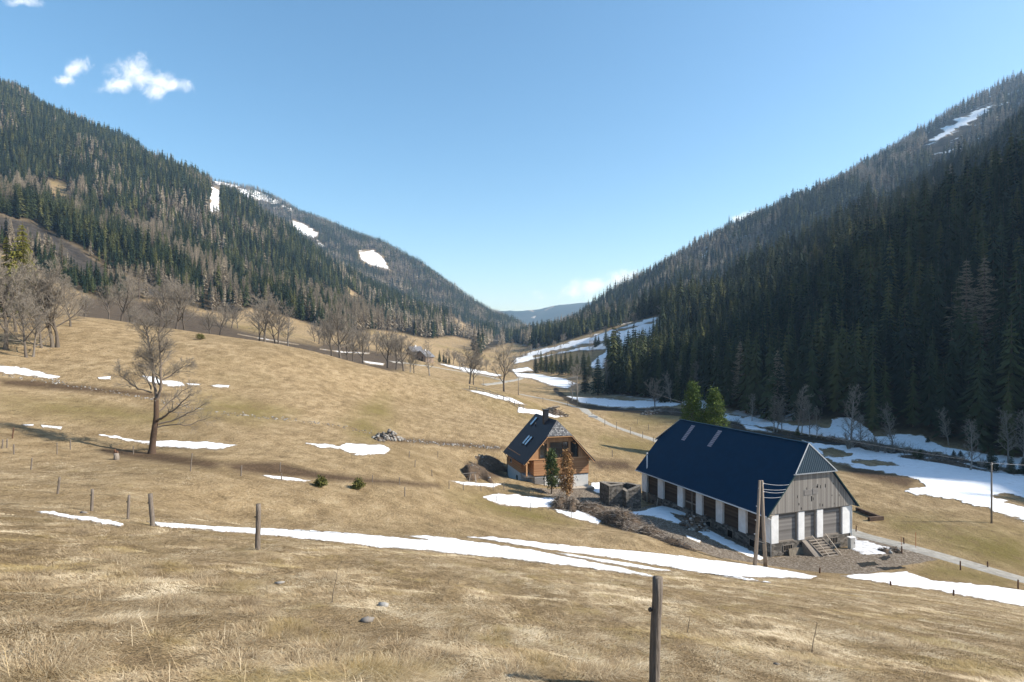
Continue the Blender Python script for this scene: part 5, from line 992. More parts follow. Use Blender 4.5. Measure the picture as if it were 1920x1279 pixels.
# ------------------------------------------------------------------ the roofless stone enclosure between house and barn
p = gp(1168, 949, 60, 110); ru = tag(empty('stone_ruin', (p[0], p[1], p[2]), R(17)), 'roofless rubble stone enclosure with doorway between house and barn', 'ruin')
def rough_wall(x0, x1, y0, y1, tops, name='wall'):
    m = MB(); n = 7; g_ = random.Random(int(x0 * 10 + y0 * 31 + 500))
    for k in range(n):
        a, b_ = k / n, (k + 1) / n; za = tops[0] + (tops[1] - tops[0]) * (a + b_) / 2 + g_.uniform(-.05, .05)
        if x1 - x0 > y1 - y0: m.box(x0 + (x1 - x0) * a, x0 + (x1 - x0) * b_ - .002, y0 + g_.uniform(-.015, .015), y1, -1.5, za)
        else: m.box(x0 + g_.uniform(-.015, .015), x1, y0 + (y1 - y0) * a, y0 + (y1 - y0) * b_ - .002, -1.5, za)
    w_o = m.build(name, M_ruin, ru); m = MB()
    if x1 - x0 > y1 - y0: m.prism([(x0 - .04, y0 - .05, tops[0] + .06), (x1 + .04, y0 - .05, tops[1] + .06), (x1 + .04, y1 + .05, tops[1] + .06), (x0 - .04, y1 + .05, tops[0] + .06)], (0, 0, .1))
    else: m.prism([(x0 - .05, y0, tops[0] + .06), (x1 + .05, y0, tops[0] + .06), (x1 + .05, y1, tops[1] + .06), (x0 - .05, y1, tops[1] + .06)], (0, 0, .1))
    m.build('coping', M_cop, w_o)
rough_wall(-2.1, .0, 0, .5, (2.75, 2.85)); rough_wall(-.02, .45, -.9, .55, (2.1, 2.2)); rough_wall(.5, 2.3, -.9, -.4, (2.15, 2.75)); rough_wall(1.85, 2.3, -.38, 3.0, (2.7, 2.3)); rough_wall(-2.1, -1.6, .52, 3.0, (2.8, 2.7)); rough_wall(-1.58, 1.83, 2.5, 3.0, (2.7, 2.3))

# ------------------------------------------------------------------ far farmhouse across the valley
def farm(px, py, w_, l, hh, rz, lab, roofm, wallm, arch=True, Yf=400):
    x = (px - CX) / F * Yf; z = h1(x, Yf); t = tag(empty('farmhouse', (x, Yf, z), R(rz)), lab, 'farmhouse'); m = MB(); m.box(-w_ / 2, w_ / 2, 0, l, -3, hh); m.prism([(-w_ / 2, 0, hh), (w_ / 2, 0, hh), (0, 0, hh + w_ * .42)], (0, l, 0)); m.build('wall', wallm, t)
    for s, nm in ((-1, 'roof'), (1, 'roof')):
        m = MB(); k = .84; m.prism([(0, -.8, hh + w_ * .42 + .2), (s * (w_ / 2 + 1), -.8, hh - k + .2), (s * (w_ / 2 + 1), l + .6, hh - k + .2), (0, l + .6, hh + w_ * .42 + .2)], (0, 0, .25)); r_ = m.build(nm, roofm, t)
    m = MB(); m.box(-.5, .5, l * .5, l * .5 + 1, hh + w_ * .38, hh + w_ * .42 + 1.4); m.build('chimney', M_white, r_)
    if arch:
        for x_ in (-2.2, 1.6):
            m = MB(); m.box(x_ - .5, x_ + .5, -.08, 0, hh - 1.6, hh - .2); m.build('window', M_dark, t)
        m = MB(); m.prism([(-2, -.06, -1), (2, -.06, -1), (2, -.06, .9), (1.2, -.06, 1.6), (-1.2, -.06, 1.6), (-2, -.06, .9)], (0, .06, 0)); m.build('door', M_dark, t)
M_froof = simple('old_grey_roof', (.16, .16, .17), .7, .3, .2, .6); M_fwall = simple('old_brown_wall', (.24, .18, .135), .9, .1, .15, .6)
farm(788, 680, 8.6, 11, 3.0, -22, 'distant brown farmhouse gable with grey roof and arched gate', M_froof, M_fwall, True, 402); farm(767, 672, 6.5, 9, 2.8, -55, 'distant grey roofed barn left behind the farmhouse', M_froof, simple('old_grey_wall', (.15, .13, .115), .9), False, 420)
# ------------------------------------------------------------------ leafy trees near the buildings
def leafy(name, px, py, hm, width, prof, m_leaf, n, size, lab, cat, y0=3, y1=300, Yfix=None, trunk_r=.09, seed=1, droop=0.0, base=.12):
    if Yfix: x = (px - CX) / F * Yfix; p = (x, Yfix, h1(x, Yfix))
    else: p = gp(px, py, y0, y1)
    g_ = np.random.default_rng(seed); t = tag(empty(name, p), lab, cat)
    tr = MB(); tr.tube([(0, 0, -.2), (.03, 0, hm * .3), (-.02, .02, hm * .65), (0, 0, hm * .97)], [trunk_r * 1.2, trunk_r, trunk_r * .6, .01], 8)
    fz = np.array([q[0] for q in prof]); fr = np.array([q[1] for q in prof]); nc = max(40, n // 45); C_ = []
    for k in range(nc):      # leaf clumps on short boughs
        z = base + (1 - base) * g_.random() ** 0.9; r_ = np.interp(z, fz, fr) * width / 2 * np.sqrt(g_.uniform(.15, 1.0)) * g_.uniform(.8, 1.12); a = g_.uniform(0, 6.28); C_.append((r_ * math.cos(a), r_ * math.sin(a), z * hm))
        if k % 2 == 0: tr.tube([(0, 0, max(.1, z * hm - r_ * .5)), (r_ * .9 * math.cos(a), r_ * .9 * math.sin(a), z * hm)], [trunk_r * .35, .01], 4, False)
    tr.build('trunk', m_bark, t); C_ = np.array(C_); k = g_.integers(0, nc, n); cs = width * .06 + .1
    Pn = C_[k] + g_.normal(0, 1, (n, 3)) * [cs, cs, cs * 1.1]; d1 = g_.normal(0, 1, (n, 3)); d1[:, 2] += droop; d1 /= np.linalg.norm(d1, axis=1)[:, None]; d2 = g_.normal(0, 1, (n, 3)); d2 -= d1 * (d1 * d2).sum(1)[:, None]; d2 /= np.linalg.norm(d2, axis=1)[:, None]
    s = size * g_.uniform(.6, 1.3, n)[:, None]; V = np.stack([Pn - d1 * s, Pn + d2 * s * .45, Pn + d1 * s, Pn - d2 * s * .45], 1).reshape(-1, 3); V[:, 2] = np.maximum(V[:, 2], .15)
    link('crown', np_mesh('crown', V, np.arange(4 * n).reshape(-1, 4), mats=[m_leaf], attrs={'tint': np.repeat((k % 17) / 17 * .8 + g_.random(n) * .2, 4)}), t); return t
def leafmat(name, c0, c1, c2): return tint_mat(name, [(0.0, c0), (0.5, c1), (1.0, c2)], .75)
m_pine = leafmat('pine_needles', (0.045, 0.075, 0.014), (0.085, 0.125, 0.022), (0.125, 0.165, 0.034)); m_gr = leafmat('green_leaves', (0.035, 0.055, 0.02), (0.06, 0.085, 0.03), (0.095, 0.12, 0.045)); m_ru = leafmat('russet_leaves', (0.17, 0.085, 0.036), (0.28, 0.155, 0.065), (0.36, 0.225, 0.105)); m_bu = leafmat('olive_needles', (0.045, 0.055, 0.015), (0.09, 0.09, 0.025), (0.14, 0.125, 0.035))
pin = [(0, .5), (.2, .95), (.4, 1.0), (.6, .85), (.78, .55), (.92, .24), (1, .04)]; egg = [(0, .55), (.15, .9), (.35, 1.0), (.6, .92), (.8, .68), (.93, .35), (1, .05)]; col_ = [(0, .15), (.18, .5), (.35, .9), (.55, 1.0), (.75, .7), (.9, .35), (1, .04)]
leafy('pine_tree', 1300, 0, 15.8, 6.0, pin, m_pine, 14000, .2, 'bright green pine behind the barn ridge, left one of the pair', 'pine tree', Yfix=130, seed=3, trunk_r=.2); leafy('pine_tree', 1339, 0, 14.8, 5.8, pin, m_pine, 14000, .2, 'bright green pine behind the barn ridge, right one of the pair', 'pine tree', Yfix=128, seed=4, trunk_r=.2)
leafy('green_tree', 1034, 926, 6.1, 2.1, col_, m_gr, 4200, .14, 'slender green leafed tree before the house gable', 'leafy tree', 60, 87, seed=5, base=.22); leafy('russet_tree', 1063, 938, 6.6, 2.0, col_, m_ru, 4200, .14, 'slender tree with russet dead leaves before the house gable', 'leafy tree', 60, 87, seed=6, base=.16)
bsh = [(0, .7), (.4, 1), (.8, .7), (1, .2)]
for px, py, hp, lab, sd in ((601, 913, 14, 'low olive green juniper bush, left one of two in the near meadow', 7), (671, 917, 14, 'low olive green juniper bush, right one of two in the near meadow', 8), (375, 637, 10, 'small olive bush on the hill crest', 9)):
    p = gp(px, py, 30, 200); leafy('juniper_bush', px, py, hp * p[1] / F, hp * 1.35 * p[1] / F, bsh, m_bu, 900, .11, lab, 'bush', 30, 200, seed=sd, base=.05, trunk_r=.03)

# ------------------------------------------------------------------ fence posts, poles, wires
def post(px, py, hpx, lab, w=.11, y0=4, y1=140, grp=None, tilt=(0, 0), mat=None, Yfix=None, name='fence_post', hm=None, nail=True, sides=8, split=False):
    if Yfix: x = (px - CX) / F * Yfix; p = (x, Yfix, h1(x, Yfix))
    else: p = gp(px, py, y0, y1)
    if p is None: print('MISS post', px, py); return
    h = hm or hpx * p[1] / F; g_ = random.Random(int(px * 7 + py)); t = tag(empty(name, p, g_.uniform(0, 6.28)), lab, 'fence post' if name == 'fence_post' else name.replace('_', ' '), grp)
    t.rotation_euler = (0, 0, 0); m = MB(); n = 7; pts = []; rs = []
    for k in range(n + 1):
        f = k / n; z = -.35 + (h + .35) * f; pts.append((tilt[0] * max(z, 0) + g_.uniform(-.006, .006) * (w / .11), tilt[1] * max(z, 0) + g_.uniform(-.006, .006), z)); rs.append(w / 2 * (1.06 - .1 * f) * g_.uniform(.95, 1.05))
    m.tube(pts, rs, sides); m.build('shaft', mat or M_post, t, sides > 6)
    if nail and w > .09:
        zi = h * .72; m = MB(); m.tube([(tilt[0] * zi - w * .5, -.01, zi), (tilt[0] * zi - w * .5 - .035, -.02, zi)], [.018, .022], 7); m.tube([(tilt[0] * zi - w * .5 - .02, -.02, zi - .02), (tilt[0] * zi - w * .5 - .02, -.02, zi + .03)], .012, 6); m.build('insulator', M_iron, t)
    return t
post(1226, 1290, 0, 'thick weathered fence post nearest the camera, cut by the bottom edge', .118, Yfix=6.75, hm=1.31, tilt=(.035, 0))
post(483, 1031, 86, 'stout weathered fence post beside the snow strip, tallest on the left', .15, 8, 40, tilt=(.02, 0)); post(287, 986, 60, 'broad grey fence post leaning left at the snow strip end', .17, 8, 45, tilt=(-.09, 0)); post(240, 974, 46, 'thin fence post just left of the broad leaning post', .10, 8, 50, tilt=(.04, 0)); post(172, 958, 41, 'grey fence post above the short snow streak on the left', .12, 8, 60, tilt=(.03, 0)); post(108, 926, 31, 'dark leaning fence post left of the near meadow', .11, 20, 70, tilt=(.13, 0))
post(58, 881, 22, 'thin grey fence post far left below the marsh posts', .09, 20, 80, tilt=(.1, 0)); post(26, 852, 19, 'dark fence post, lowest of the small cluster at the left edge', .11, 30, 90); post(13, 840, 17, 'fence post, middle of the small cluster at the left edge', .10, 30, 90, tilt=(.03, 0)); post(4, 841, 17, 'fence post, leftmost of the small cluster at the left edge', .12, 30, 90, tilt=(.1, 0)); post(23, 822, 20, 'reddish leaning fence post on a hummock at the left edge', .10, 40, 100, mat=M_red, tilt=(.15, 0))
post(107, 852, 22, 'thin pale fence post left of the marsh hollow', .08, 40, 80); post(132, 843, 18, 'dark fence post at the top of the marsh hollow', .10, 40, 90); post(250, 852, 16, 'thin fence post just left of the lone maple trunk', .09, 40, 90); post(357, 884, 34, 'tall thin fence post right of the lone maple', .08, 35, 75, tilt=(.1, 0)); post(452, 893, 20, 'fence post at the left end of the brown bank', .11, 35, 75, tilt=(.05, 0))
mids = [(525, 884, 17), (528, 901, 14), (698, 904, 13), (749, 909, 14), (759, 931, 18), (842, 917, 15), (869, 919, 14), (778, 876, 14), (810, 893, 12), (767, 858, 12), (821, 858, 12)]
ords = ['first', 'second', 'third', 'fourth', 'fifth', 'sixth', 'seventh', 'eighth', 'ninth', 'tenth', 'eleventh', 'twelfth', 'thirteenth', 'fourteenth', 'fifteenth', 'sixteenth', 'seventeenth', 'eighteenth']
for i, q in enumerate(sorted(mids)): post(*q, 'thin wooden fence post, %s from left of the line above the brown bank' % ords[i], .10, 35, 120, 'fence posts above the brown bank', tilt=(random.uniform(-.06, .06), 0), nail=False)
hs = [(902, 921, 12), (925, 920, 13), (945, 919, 14), (931, 941, 11), (994, 958, 15), (1071, 971, 15), (1087, 941, 14), (1131, 941, 11), (1160, 961, 15), (1186, 957, 13), (1163, 991, 13), (1281, 1024, 17)]
for i, q in enumerate(sorted(hs)): post(*q, 'low wooden fence post, %s from left in the garden line between house and barn' % ords[i], .10, 50, 95, 'fence posts between house and barn', tilt=(random.uniform(-.06, .06), 0), nail=False)
rs_ = [(1537, 1075, 10), (1670, 1098, 8), (1788, 1117, 11), (1691, 1038, 14), (1801, 1069, 17), (1852, 1065, 12), (1909, 1104, 17), (1605, 998, 12), (1695, 1021, 13)]
for i, q in enumerate(sorted(rs_)): post(*q, 'brown fence post, %s from left along the gravel road right of the barn' % ords[i], .14, 35, 95, 'fence posts along the gravel road', tilt=(random.uniform(-.05, .05), 0), mat=M_red, nail=False)
for i, q in enumerate(sorted([(1018, 754, 10), (1064, 761, 11), (1110, 779, 11), (1134, 799, 14), (1156, 806, 15), (1182, 815, 14), (1205, 822, 13), (1225, 832, 13), (1148, 857, 13), (1100, 762, 9), (1140, 768, 9), (1170, 780, 9), (1195, 795, 10), (1216, 806, 10)])): post(*q, 'small far fence post, %s from left beside the winding road behind the house' % ords[i], .15, 90, 330, 'far fence posts beside the winding road', nail=False, sides=5)
post(1717, 1028, 30, 'thin orange snow marker pole beside the gravel road', .05, 50, 110, mat=simple('orange_paint', (.45, .14, .06), .6), name='marker_pole', nail=False)
post(1691, 1024, 18, 'short orange snow marker pole left of the road post', .05, 50, 110, mat=simple('orange_paint_faded', (.4, .16, .09), .6), name='marker_pole', nail=False, tilt=(-.08, 0))
# broken stump by the maple
p = gp(218, 862, 40, 80); t = tag(empty('tree_stump', p), 'jagged dark tree stump left of the lone maple', 'stump'); m = MB(); m.tube([(0, 0, -.2), (.02, 0, .3), (-.03, 0, .62)], [.30, .22, .20], 9); m.build('stump_body', M_wood, t, True); m = MB(); m.prism([(-.2, -.1, .6), (0, -.1, .62), (-.1, -.1, .95)], (0, .2, 0)); m.prism([(0, -.1, .6), (.17, -.1, .6), (.12, -.1, .82)], (0, .18, 0)); m.build('splinter', M_red, t)
M_pole = simple('pole_wood', (0.25, 0.20, 0.155), 0.9, 0.12, 0.3, 4, (10, 10, 0.6), 0.6, obj=True)
# A-frame pole before the barn
pa, pb = gp(1415, 1061, 50, 62), gp(1436, 1063, 50, 62); c = [(pa[i] + pb[i]) / 2 for i in range(3)]; t = tag(empty('utility_pole', c), 'twin legged wooden power pole standing before the barn', 'utility pole'); k_ = c[1] / F
A_ = Vector(pa) - Vector(c); B_ = Vector(pb) - Vector(c); top = Vector(((1426.5 - CX) * k_ - c[0], 0, (HY - 901) * k_ - c[2]))
for q, s in ((A_, -1), (B_, 1)):
    m = MB(); m.tube([q - Vector((0, 0, .6)), q.lerp(top, .5), top + Vector((s * .11, 0, 0))], [.20, .165, .13], 10); m.build('leg', M_pole, t, True)
m = MB(); m.tube([A_.lerp(top, .3) - Vector((.1, .1, 0)), B_.lerp(top, .27) + Vector((.15, -.1, 0))], .05, 6); m.build('cross_bolt', M_iron, t)
Wpt = []
for k, zz in enumerate((.35, .85, 1.15, 1.65)):
    i_ = MB(); q = top + Vector((-.22 if k % 2 else .24, -.05, -zz)); i_.tube([q, q + Vector((0, 0, .12))], [.05, .06], 8); i_.tube([q - Vector((0, 0, .1)), q + Vector((.12 if k % 2 else -.12, 0, -.1))], .018, 5); i_.build('insulator', M_white, t); Wpt.append(Vector(c) + q + Vector((0, 0, .08)))
for zz in (2.6, 4.0, 5.4): m = MB(); q = A_.lerp(top, 1 - zz / 8.6) + Vector((-.18, 0, 0)); m.tube([q, q + Vector((-.1, 0, .02))], .04, 6); m.build('step_peg', M_white, t)
M_wire = simple('wire', (.42, .43, .45), .5, .5, .05)
def wire(a, b_, sag, r, lab, grp=None, n=14):
    a = Vector(a); b_ = Vector(b_); pts = [a.lerp(b_, i / n) - Vector((0, 0, sag * 4 * (i / n) * (1 - i / n))) for i in range(n + 1)]; m = MB(); m.tube(pts, r, 5); o = m.build('power_wire', M_wire); return tag(o, lab, 'wire', grp)
for w_, xx, nm in zip(Wpt, (3.0, 2.55, 2.3, 1.85), ('topmost', 'second', 'third', 'lowest')):
    e = at_barn(xx - .9 + .05, -.34, ZE + (xx - .9 + .05 - XE) * SL - .1); wire(w_, e, .12, .018, '%s of the four grey wires from the power pole to the barn gable' % nm, 'wires from the power pole to the barn')
def pole(px, py, hpx, lab, y0=40, y1=600, w=.24, arms=1):
    p = gp(px, py, y0, y1); h = hpx * p[1] / F; t = tag(empty('wooden_pole', p), lab, 'utility pole'); m = MB(); m.tube([(0, 0, -.5), (.02, 0, h * .5), (0, 0, h)], [w / 2, w * .45, w * .36], 9); m.build('shaft', M_wood, t, True)
    for k in range(arms): m = MB(); m.tube([(-.16, 0, h - .3 - k * .4), (.16, 0, h - .3 - k * .4)], .03, 6); m.tube([(.14, 0, h - .3 - k * .4), (.14, 0, h - .12 - k * .4)], .05, 7); m.build('insulator', M_white, t)
    return Vector(p) + Vector((.14, 0, h - .12))
q1 = pole(1859, 981, 114, 'brown wooden telephone pole in the right meadow before the snow', 60, 100); q2 = pole(1082, 764, 58, 'dark wooden pole beside the winding road behind the house', 150, 260, .3); q3 = pole(972, 741, 34, 'wooden pole right of the lone broad maple', 190, 400, .3); q4 = pole(906, 725, 16, 'small far wooden pole left of the broad maple', 190, 500, .3)
wire(q1, q1 + Vector((60, -8, .5)), .8, .02, 'thin wire leaving the right meadow pole towards the picture edge'); wire(q1, Vector(at_house(60, 70, 9)), 1.8, .02, 'thin wire from the right meadow pole running up the valley', n=24); wire(q2, q3, 1.0, .03, 'thin wire between the two poles by the winding road')
# rail fence on the crest
fl_ = [(880, 731), (893, 734), (906, 737), (919, 741), (932, 746), (944, 750), (955, 755), (965, 760), (974, 765), (982, 769)]; t = None; prv = None
for px, py in fl_:
    p = gp(px, py, 120, 215)
    if p is None: continue
    p = Vector(p)
    if t is None: t = tag(empty('paddock_fence', p), 'grey wooden rail fence running down the crest behind the house', 'fence'); o_ = p
    m = MB(); m.tube([p - o_ - Vector((0, 0, .3)), p - o_ + Vector((random.uniform(-.05, .05), 0, 1.25))], .09, 6); m.build('fence_stake', M_wood, t)
    if prv is not None and (p - prv).length < 25:
        for zz in (.5, 1.05): m = MB(); m.beam(prv - o_ + Vector((0, 0, zz)), p - o_ + Vector((0, 0, zz)), .06, .13); m.build('rail', M_wood, t)
    prv = p
# feed rack, low timber wall, culvert
p = gp(886, 903, 60, 110); t = tag(empty('wooden_trestle', p), 'small wooden trestle standing by the earth heap left of the house', 'trestle'); m = MB()
for s in (-.5, .5): m.beam((s, -.4, -.1), (s * .6, 0, 1.1), .09, .09); m.beam((s, .4, -.1), (s * .6, 0, 1.1), .09, .09)
m.build('legs', M_wood, t); m = MB(); m.beam((-1.3, 0, 1.1), (.5, 0, 1.25), .12, .1); m.build('bar', M_wood, t)
a_, b_ = gp(1606, 958, 60, 120), gp(1648, 974, 60, 120); d_ = gp(1629, 977, 60, 120); m = MB(); m.beam(Vector(a_) + Vector((0, 0, .1)), Vector(b_) + Vector((0, 0, .1)), .35, .9); m.beam(Vector(d_) + Vector((0, 0, .1)), Vector(gp(1654, 975, 60, 120)) + Vector((.1, 0, .1)), .4, .9); tag(m.build('retaining_wall', simple('old_timber', (.11, .075, .055), .9, .1, .35, 2)), 'low dark timber retaining wall in the meadow right of the barn', 'wall')
p = gp(1112, 783, 150, 260); t = tag(empty('road_culvert', p), 'small grey concrete culvert head beside the winding road', 'culvert'); m = MB(); m.box(-1.4, 1.4, -.3, .3, -.5, .5); m.box(-1.4, -1.1, .3, 1.6, -.5, .35); m.box(1.1, 1.4, .3, 1.6, -.5, .35); m.build('head_wall', M_zinc, t)
# ------------------------------------------------------------------ heaps: brush, stones, earth, logs
M_stick = tint_mat('brush_sticks', [(0, (.10, .075, .055)), (.5, (.2, .16, .125)), (1, (.42, .37, .31))]); M_earth = simple('earth', (.10, .072, .05), .95, .05, .45, 1.5, (1, 1, 1), .9); M_rock = tint_mat('field_stone', [(0, (.14, .12, .10)), (.5, (.29, .265, .235)), (1, (.5, .48, .44))], .9, scale=4)
def stone(g_, c, r):
    a = bmesh.new(); bmesh.ops.create_icosphere(a, subdivisions=1, radius=1); S_ = np.array([g_.uniform(.7, 1.2), g_.uniform(.7, 1.2), g_.uniform(.45, .8)]) * r; th = g_.uniform(0, 6.28); v = np.array([x.co for x in a.verts]) * (1 + g_.normal(0, .13, (len(a.verts), 1))) * S_; f = np.array([[x.index for x in q.verts] for q in a.faces]); a.free()
    R_m = np.array([[math.cos(th), -math.sin(th), 0], [math.sin(th), math.cos(th), 0], [0, 0, 1]]); return v @ R_m.T + c, f
def joined(parts, name, mat, tints, parent=None, smooth=False):
    V, T, TI = [], [], []; b0 = 0
    for (v, f), ti in zip(parts, tints): V.append(v); T.append(f + b0); TI.append(np.full(len(v), ti)); b0 += len(v)
    return link(name, np_mesh(name, np.concatenate(V), np.concatenate(T), smooth, {'tint': np.concatenate(TI)}, [mat]), parent)
def stick(g_, c, L, r, flat=.3):
    d = g_.normal(0, 1, 3); d[2] *= flat; d /= np.linalg.norm(d); x = np.cross(d, [0.1, .2, 1]); x /= np.linalg.norm(x) + 1e-9; y = np.cross(d, x); a, b_ = c - d * L / 2, c + d * L / 2; bend = g_.normal(0, .06, 3) * L
    v = []; 
    for p, rr in ((a, r), ((a + b_) / 2 + bend, r * .8), (b_, r * .4)):
        for k in range(3): th = k * 2.094; v.append(p + (x * math.cos(th) + y * math.sin(th)) * rr)
    f = [(i + k, i + (k + 1) % 3, i + 3 + (k + 1) % 3) for i in (0, 3) for k in range(3)] + [(i + k, i + 3 + (k + 1) % 3, i + 3 + k) for i in (0, 3) for k in range(3)]; return np.array(v), np.array(f)
def heap(name, line, hgt, wid, lab, cat, n_st=0, n_rk=0, y0=40, y1=120, seed=1, mound=True, sl=1.4, sr=.03, rr=.2, mat=None):
    pts = [gp(px, py, y0, y1) for px, py in line]; pts = np.array([p for p in pts if p]); g_ = np.random.default_rng(seed); s = np.r_[0, np.cumsum(np.linalg.norm(np.diff(pts, axis=0), axis=1))]; o = tag(empty(name, pts[0]), lab, cat); L = s[-1]
    def at(f): return np.array([np.interp(f * L, s, pts[:, i]) for i in range(2)])
    t_ = pts[-1, :2] - pts[0, :2]; t_ /= np.linalg.norm(t_) + 1e-9; nn = np.array([-t_[1], t_[0]])
    prof = lambda f, w_: hgt * np.clip(1 - w_ ** 2, 0, 1) ** .8 * np.clip(min(f, 1 - f) * 6 + .25, 0, 1) * (1 if 'earth' in name else .8 + .45 * math.sin(f * 11 + seed))
    if mound:
        nf, nw = max(10, int(L / .35)), 13; V = []
        for i in range(nf + 1):
            f = i / nf
            for j in range(nw):
                w_ = -1 + 2 * j / (nw - 1); q = at(f) + nn * w_ * wid + t_ * (0 if 0 < i < nf else (-.3 if i == 0 else .3)); zt = h1(*q); V.append((q[0] - pts[0, 0], q[1] - pts[0, 1], zt - pts[0, 2] - .06 + (prof(f, w_) * ((.92 if 'earth' in name else .7) + (.08 if 'earth' in name else .35) * g_.random()) if 0 < i < nf and 0 < j < nw - 1 else -.1)))
        ix = np.arange((nf + 1) * nw).reshape(nf + 1, nw); link('mound', np_mesh('mound', V, np.stack([ix[:-1, :-1], ix[1:, :-1], ix[1:, 1:], ix[:-1, 1:]], -1).reshape(-1, 4), True, mats=[mat or M_earth]), o)
    P_, TI = [], []
    for k in range(n_st):
        f = g_.uniform(0, 1); w_ = g_.uniform(-1, 1); q = at(f) + nn * w_ * wid; z = h1(*q) + prof(f, w_) * g_.uniform(.75, 1.1); P_.append(stick(g_, np.array([q[0], q[1], z]) - pts[0], sl * g_.uniform(.4, 1.2), sr * g_.uniform(.5, 1.3))); TI.append(g_.random() * .98)
    if P_: joined(P_, 'sticks', M_stick, TI, o)['kind'] = 'stuff'
    P_, TI = [], []
    for k in range(n_rk):
        f = g_.uniform(0, 1); w_ = g_.uniform(-1, 1); q = at(f) + nn * w_ * wid; z = h1(*q) + prof(f, w_) * g_.uniform(.6, 1.0); P_.append(stone(g_, np.array([q[0], q[1], z]) - pts[0], rr * g_.uniform(.5, 1.4))); TI.append(g_.random() * .98)
    if P_: joined(P_, 'stones', M_rock, TI, o)['kind'] = 'stuff'
    return o
heap('brush_pile', [(1092, 952), (1120, 962), (1150, 975), (1180, 988), (1205, 998)], 1.5, 2.0, 'long pile of grey brushwood between house fence and barn yard', 'brush pile', 900, 0, 55, 95, 2); heap('brush_pile', [(1196, 995), (1220, 1003), (1250, 1015), (1290, 1030)], .8, 1.3, 'lower tail of grey brushwood running along the barn yard edge', 'brush pile', 420, 0, 55, 95, 3)
heap('brush_mound', [(1035, 948), (1055, 950), (1080, 955)], 1.4, 1.9, 'brown grassy brush mound below the russet tree', 'brush mound', 420, 0, 55, 95, 4); heap('earth_heap', [(872, 890), (893, 886), (918, 897)], 1.25, 2.4, 'dark bare earth heap left of the house', 'earth heap', 30, 12, 60, 115, 5); heap('earth_bank', [(900, 868), (925, 866), (948, 876)], .6, 2.0, 'cut earth bank at the back corner of the house', 'earth heap', 40, 10, 80, 130, 6)
heap('rubble_heap', [(1292, 985), (1303, 990), (1312, 997)], 1.5, 1.3, 'dark rubble heap in the shaded barn yard', 'rubble heap', 60, 90, 55, 95, 7, rr=.24); heap('stone_heap', [(715, 822), (735, 822), (752, 824)], 1.1, 1.4, 'heap of pale field stones in the meadow left of the house', 'stone heap', 0, 130, 60, 150, 8, rr=.26); heap('log_pile', [(1030, 776), (1042, 776), (1052, 778)], 1.6, 2.2, 'tumbled log pile on the crest behind the house chimney', 'log pile', 90, 10, 130, 215, 9, sl=3.0, sr=.12)
heap('dark_slab', [(703, 824), (716, 825)], .5, .8, 'small dark slab beside the pale stone heap', 'stone', 0, 10, 60, 150, 10, rr=.4); heap('stone_heap', [(1205, 778), (1222, 776), (1238, 772)], .9, 1.6, 'pale stone heap on the stream bank left of the pines', 'stone heap', 60, 70, 120, 260, 11, rr=.4); heap('debris_heap', [(1655, 1036), (1672, 1034), (1690, 1036)], .45, .7, 'low brown debris heap at the road edge right of the barn', 'debris heap', 90, 10, 50, 90, 12, sl=.8)
heap('brush_pile', [(1550, 822), (1590, 832), (1620, 838), (1650, 846)], .8, 1.2, 'dark brushwood along the stream above the barn roof', 'brush pile', 260, 20, 90, 220, 13, sl=1.8); heap('brush_pile', [(1690, 856), (1740, 864), (1800, 874), (1870, 888)], .8, 1.4, 'dark brushwood along the stream at the right edge', 'brush pile', 380, 20, 80, 200, 14, sl=2.0)
# lone stones near the camera
for px, py, r_, lab in ((525, 1095, .085, 'flat grey stone on the near slope, left of the two flat ones'), (719, 1137, .10, 'flat grey stone on the near slope, right of the two flat ones'), (686, 1166, .11, 'pale rough stone on the near slope below the flat stones'), (1456, 1247, .05, 'tiny pale stone at the bottom right of the slope'), (157, 963, .16, 'white stone lying at the snow streak on the left')):
    p = gp(px, py, 4, 45); g_ = np.random.default_rng(int(px)); o = joined([(lambda v_, f_: (v_ * [1.2, .9, .62] * (1 + g_.normal(0, .10, (len(v_), 1))), f_))(*stone(g_, np.zeros(3), r_))], 'field_stone', M_rock, [.7 if 'pale' in lab or 'white' in lab else .3]); o.location = (p[0], p[1], p[2] + r_ * .35); tag(o, lab, 'stone')
P_, TI = [], []; g_ = np.random.default_rng(8)   # the old lines of clearance stones
for line, n_, r_ in (([(400, 772), (470, 780), (560, 789), (640, 800), (700, 812)], 150, .13), ([(752, 824), (800, 830), (860, 835), (940, 840)], 170, .17), ([(0, 704), (90, 716), (190, 732), (300, 752), (380, 768)], 170, .11), ([(0, 694), (60, 706), (120, 716)], 70, .12)):
    la = np.array(line, float); s = np.r_[0, np.cumsum(np.hypot(*np.diff(la, axis=0).T))]; q = np.sort(g_.uniform(0, s[-1], n_)); px = np.interp(q, s, la[:, 0]); py = np.interp(q, s, la[:, 1]) + g_.normal(0, 1.6, n_); yy = ground(px, py, 40, 140)
    for x_, y_ in zip(px, yy):
        if np.isfinite(y_): X_ = (x_ - CX) / F * y_; P_.append(stone(g_, np.array([X_, y_, h1(X_, y_) + .02]), r_ * g_.uniform(.4, 1.4))); TI.append(g_.random())
tag(joined(P_, 'stone_line', M_rock, TI), 'old lines of clearance stones crossing the meadow', 'stones', kind='stuff')
pm, nt, b, pos = principled('puddle_water', .06, .6); b.inputs['Base Color'].default_value = (.05, .048, .045, 1)
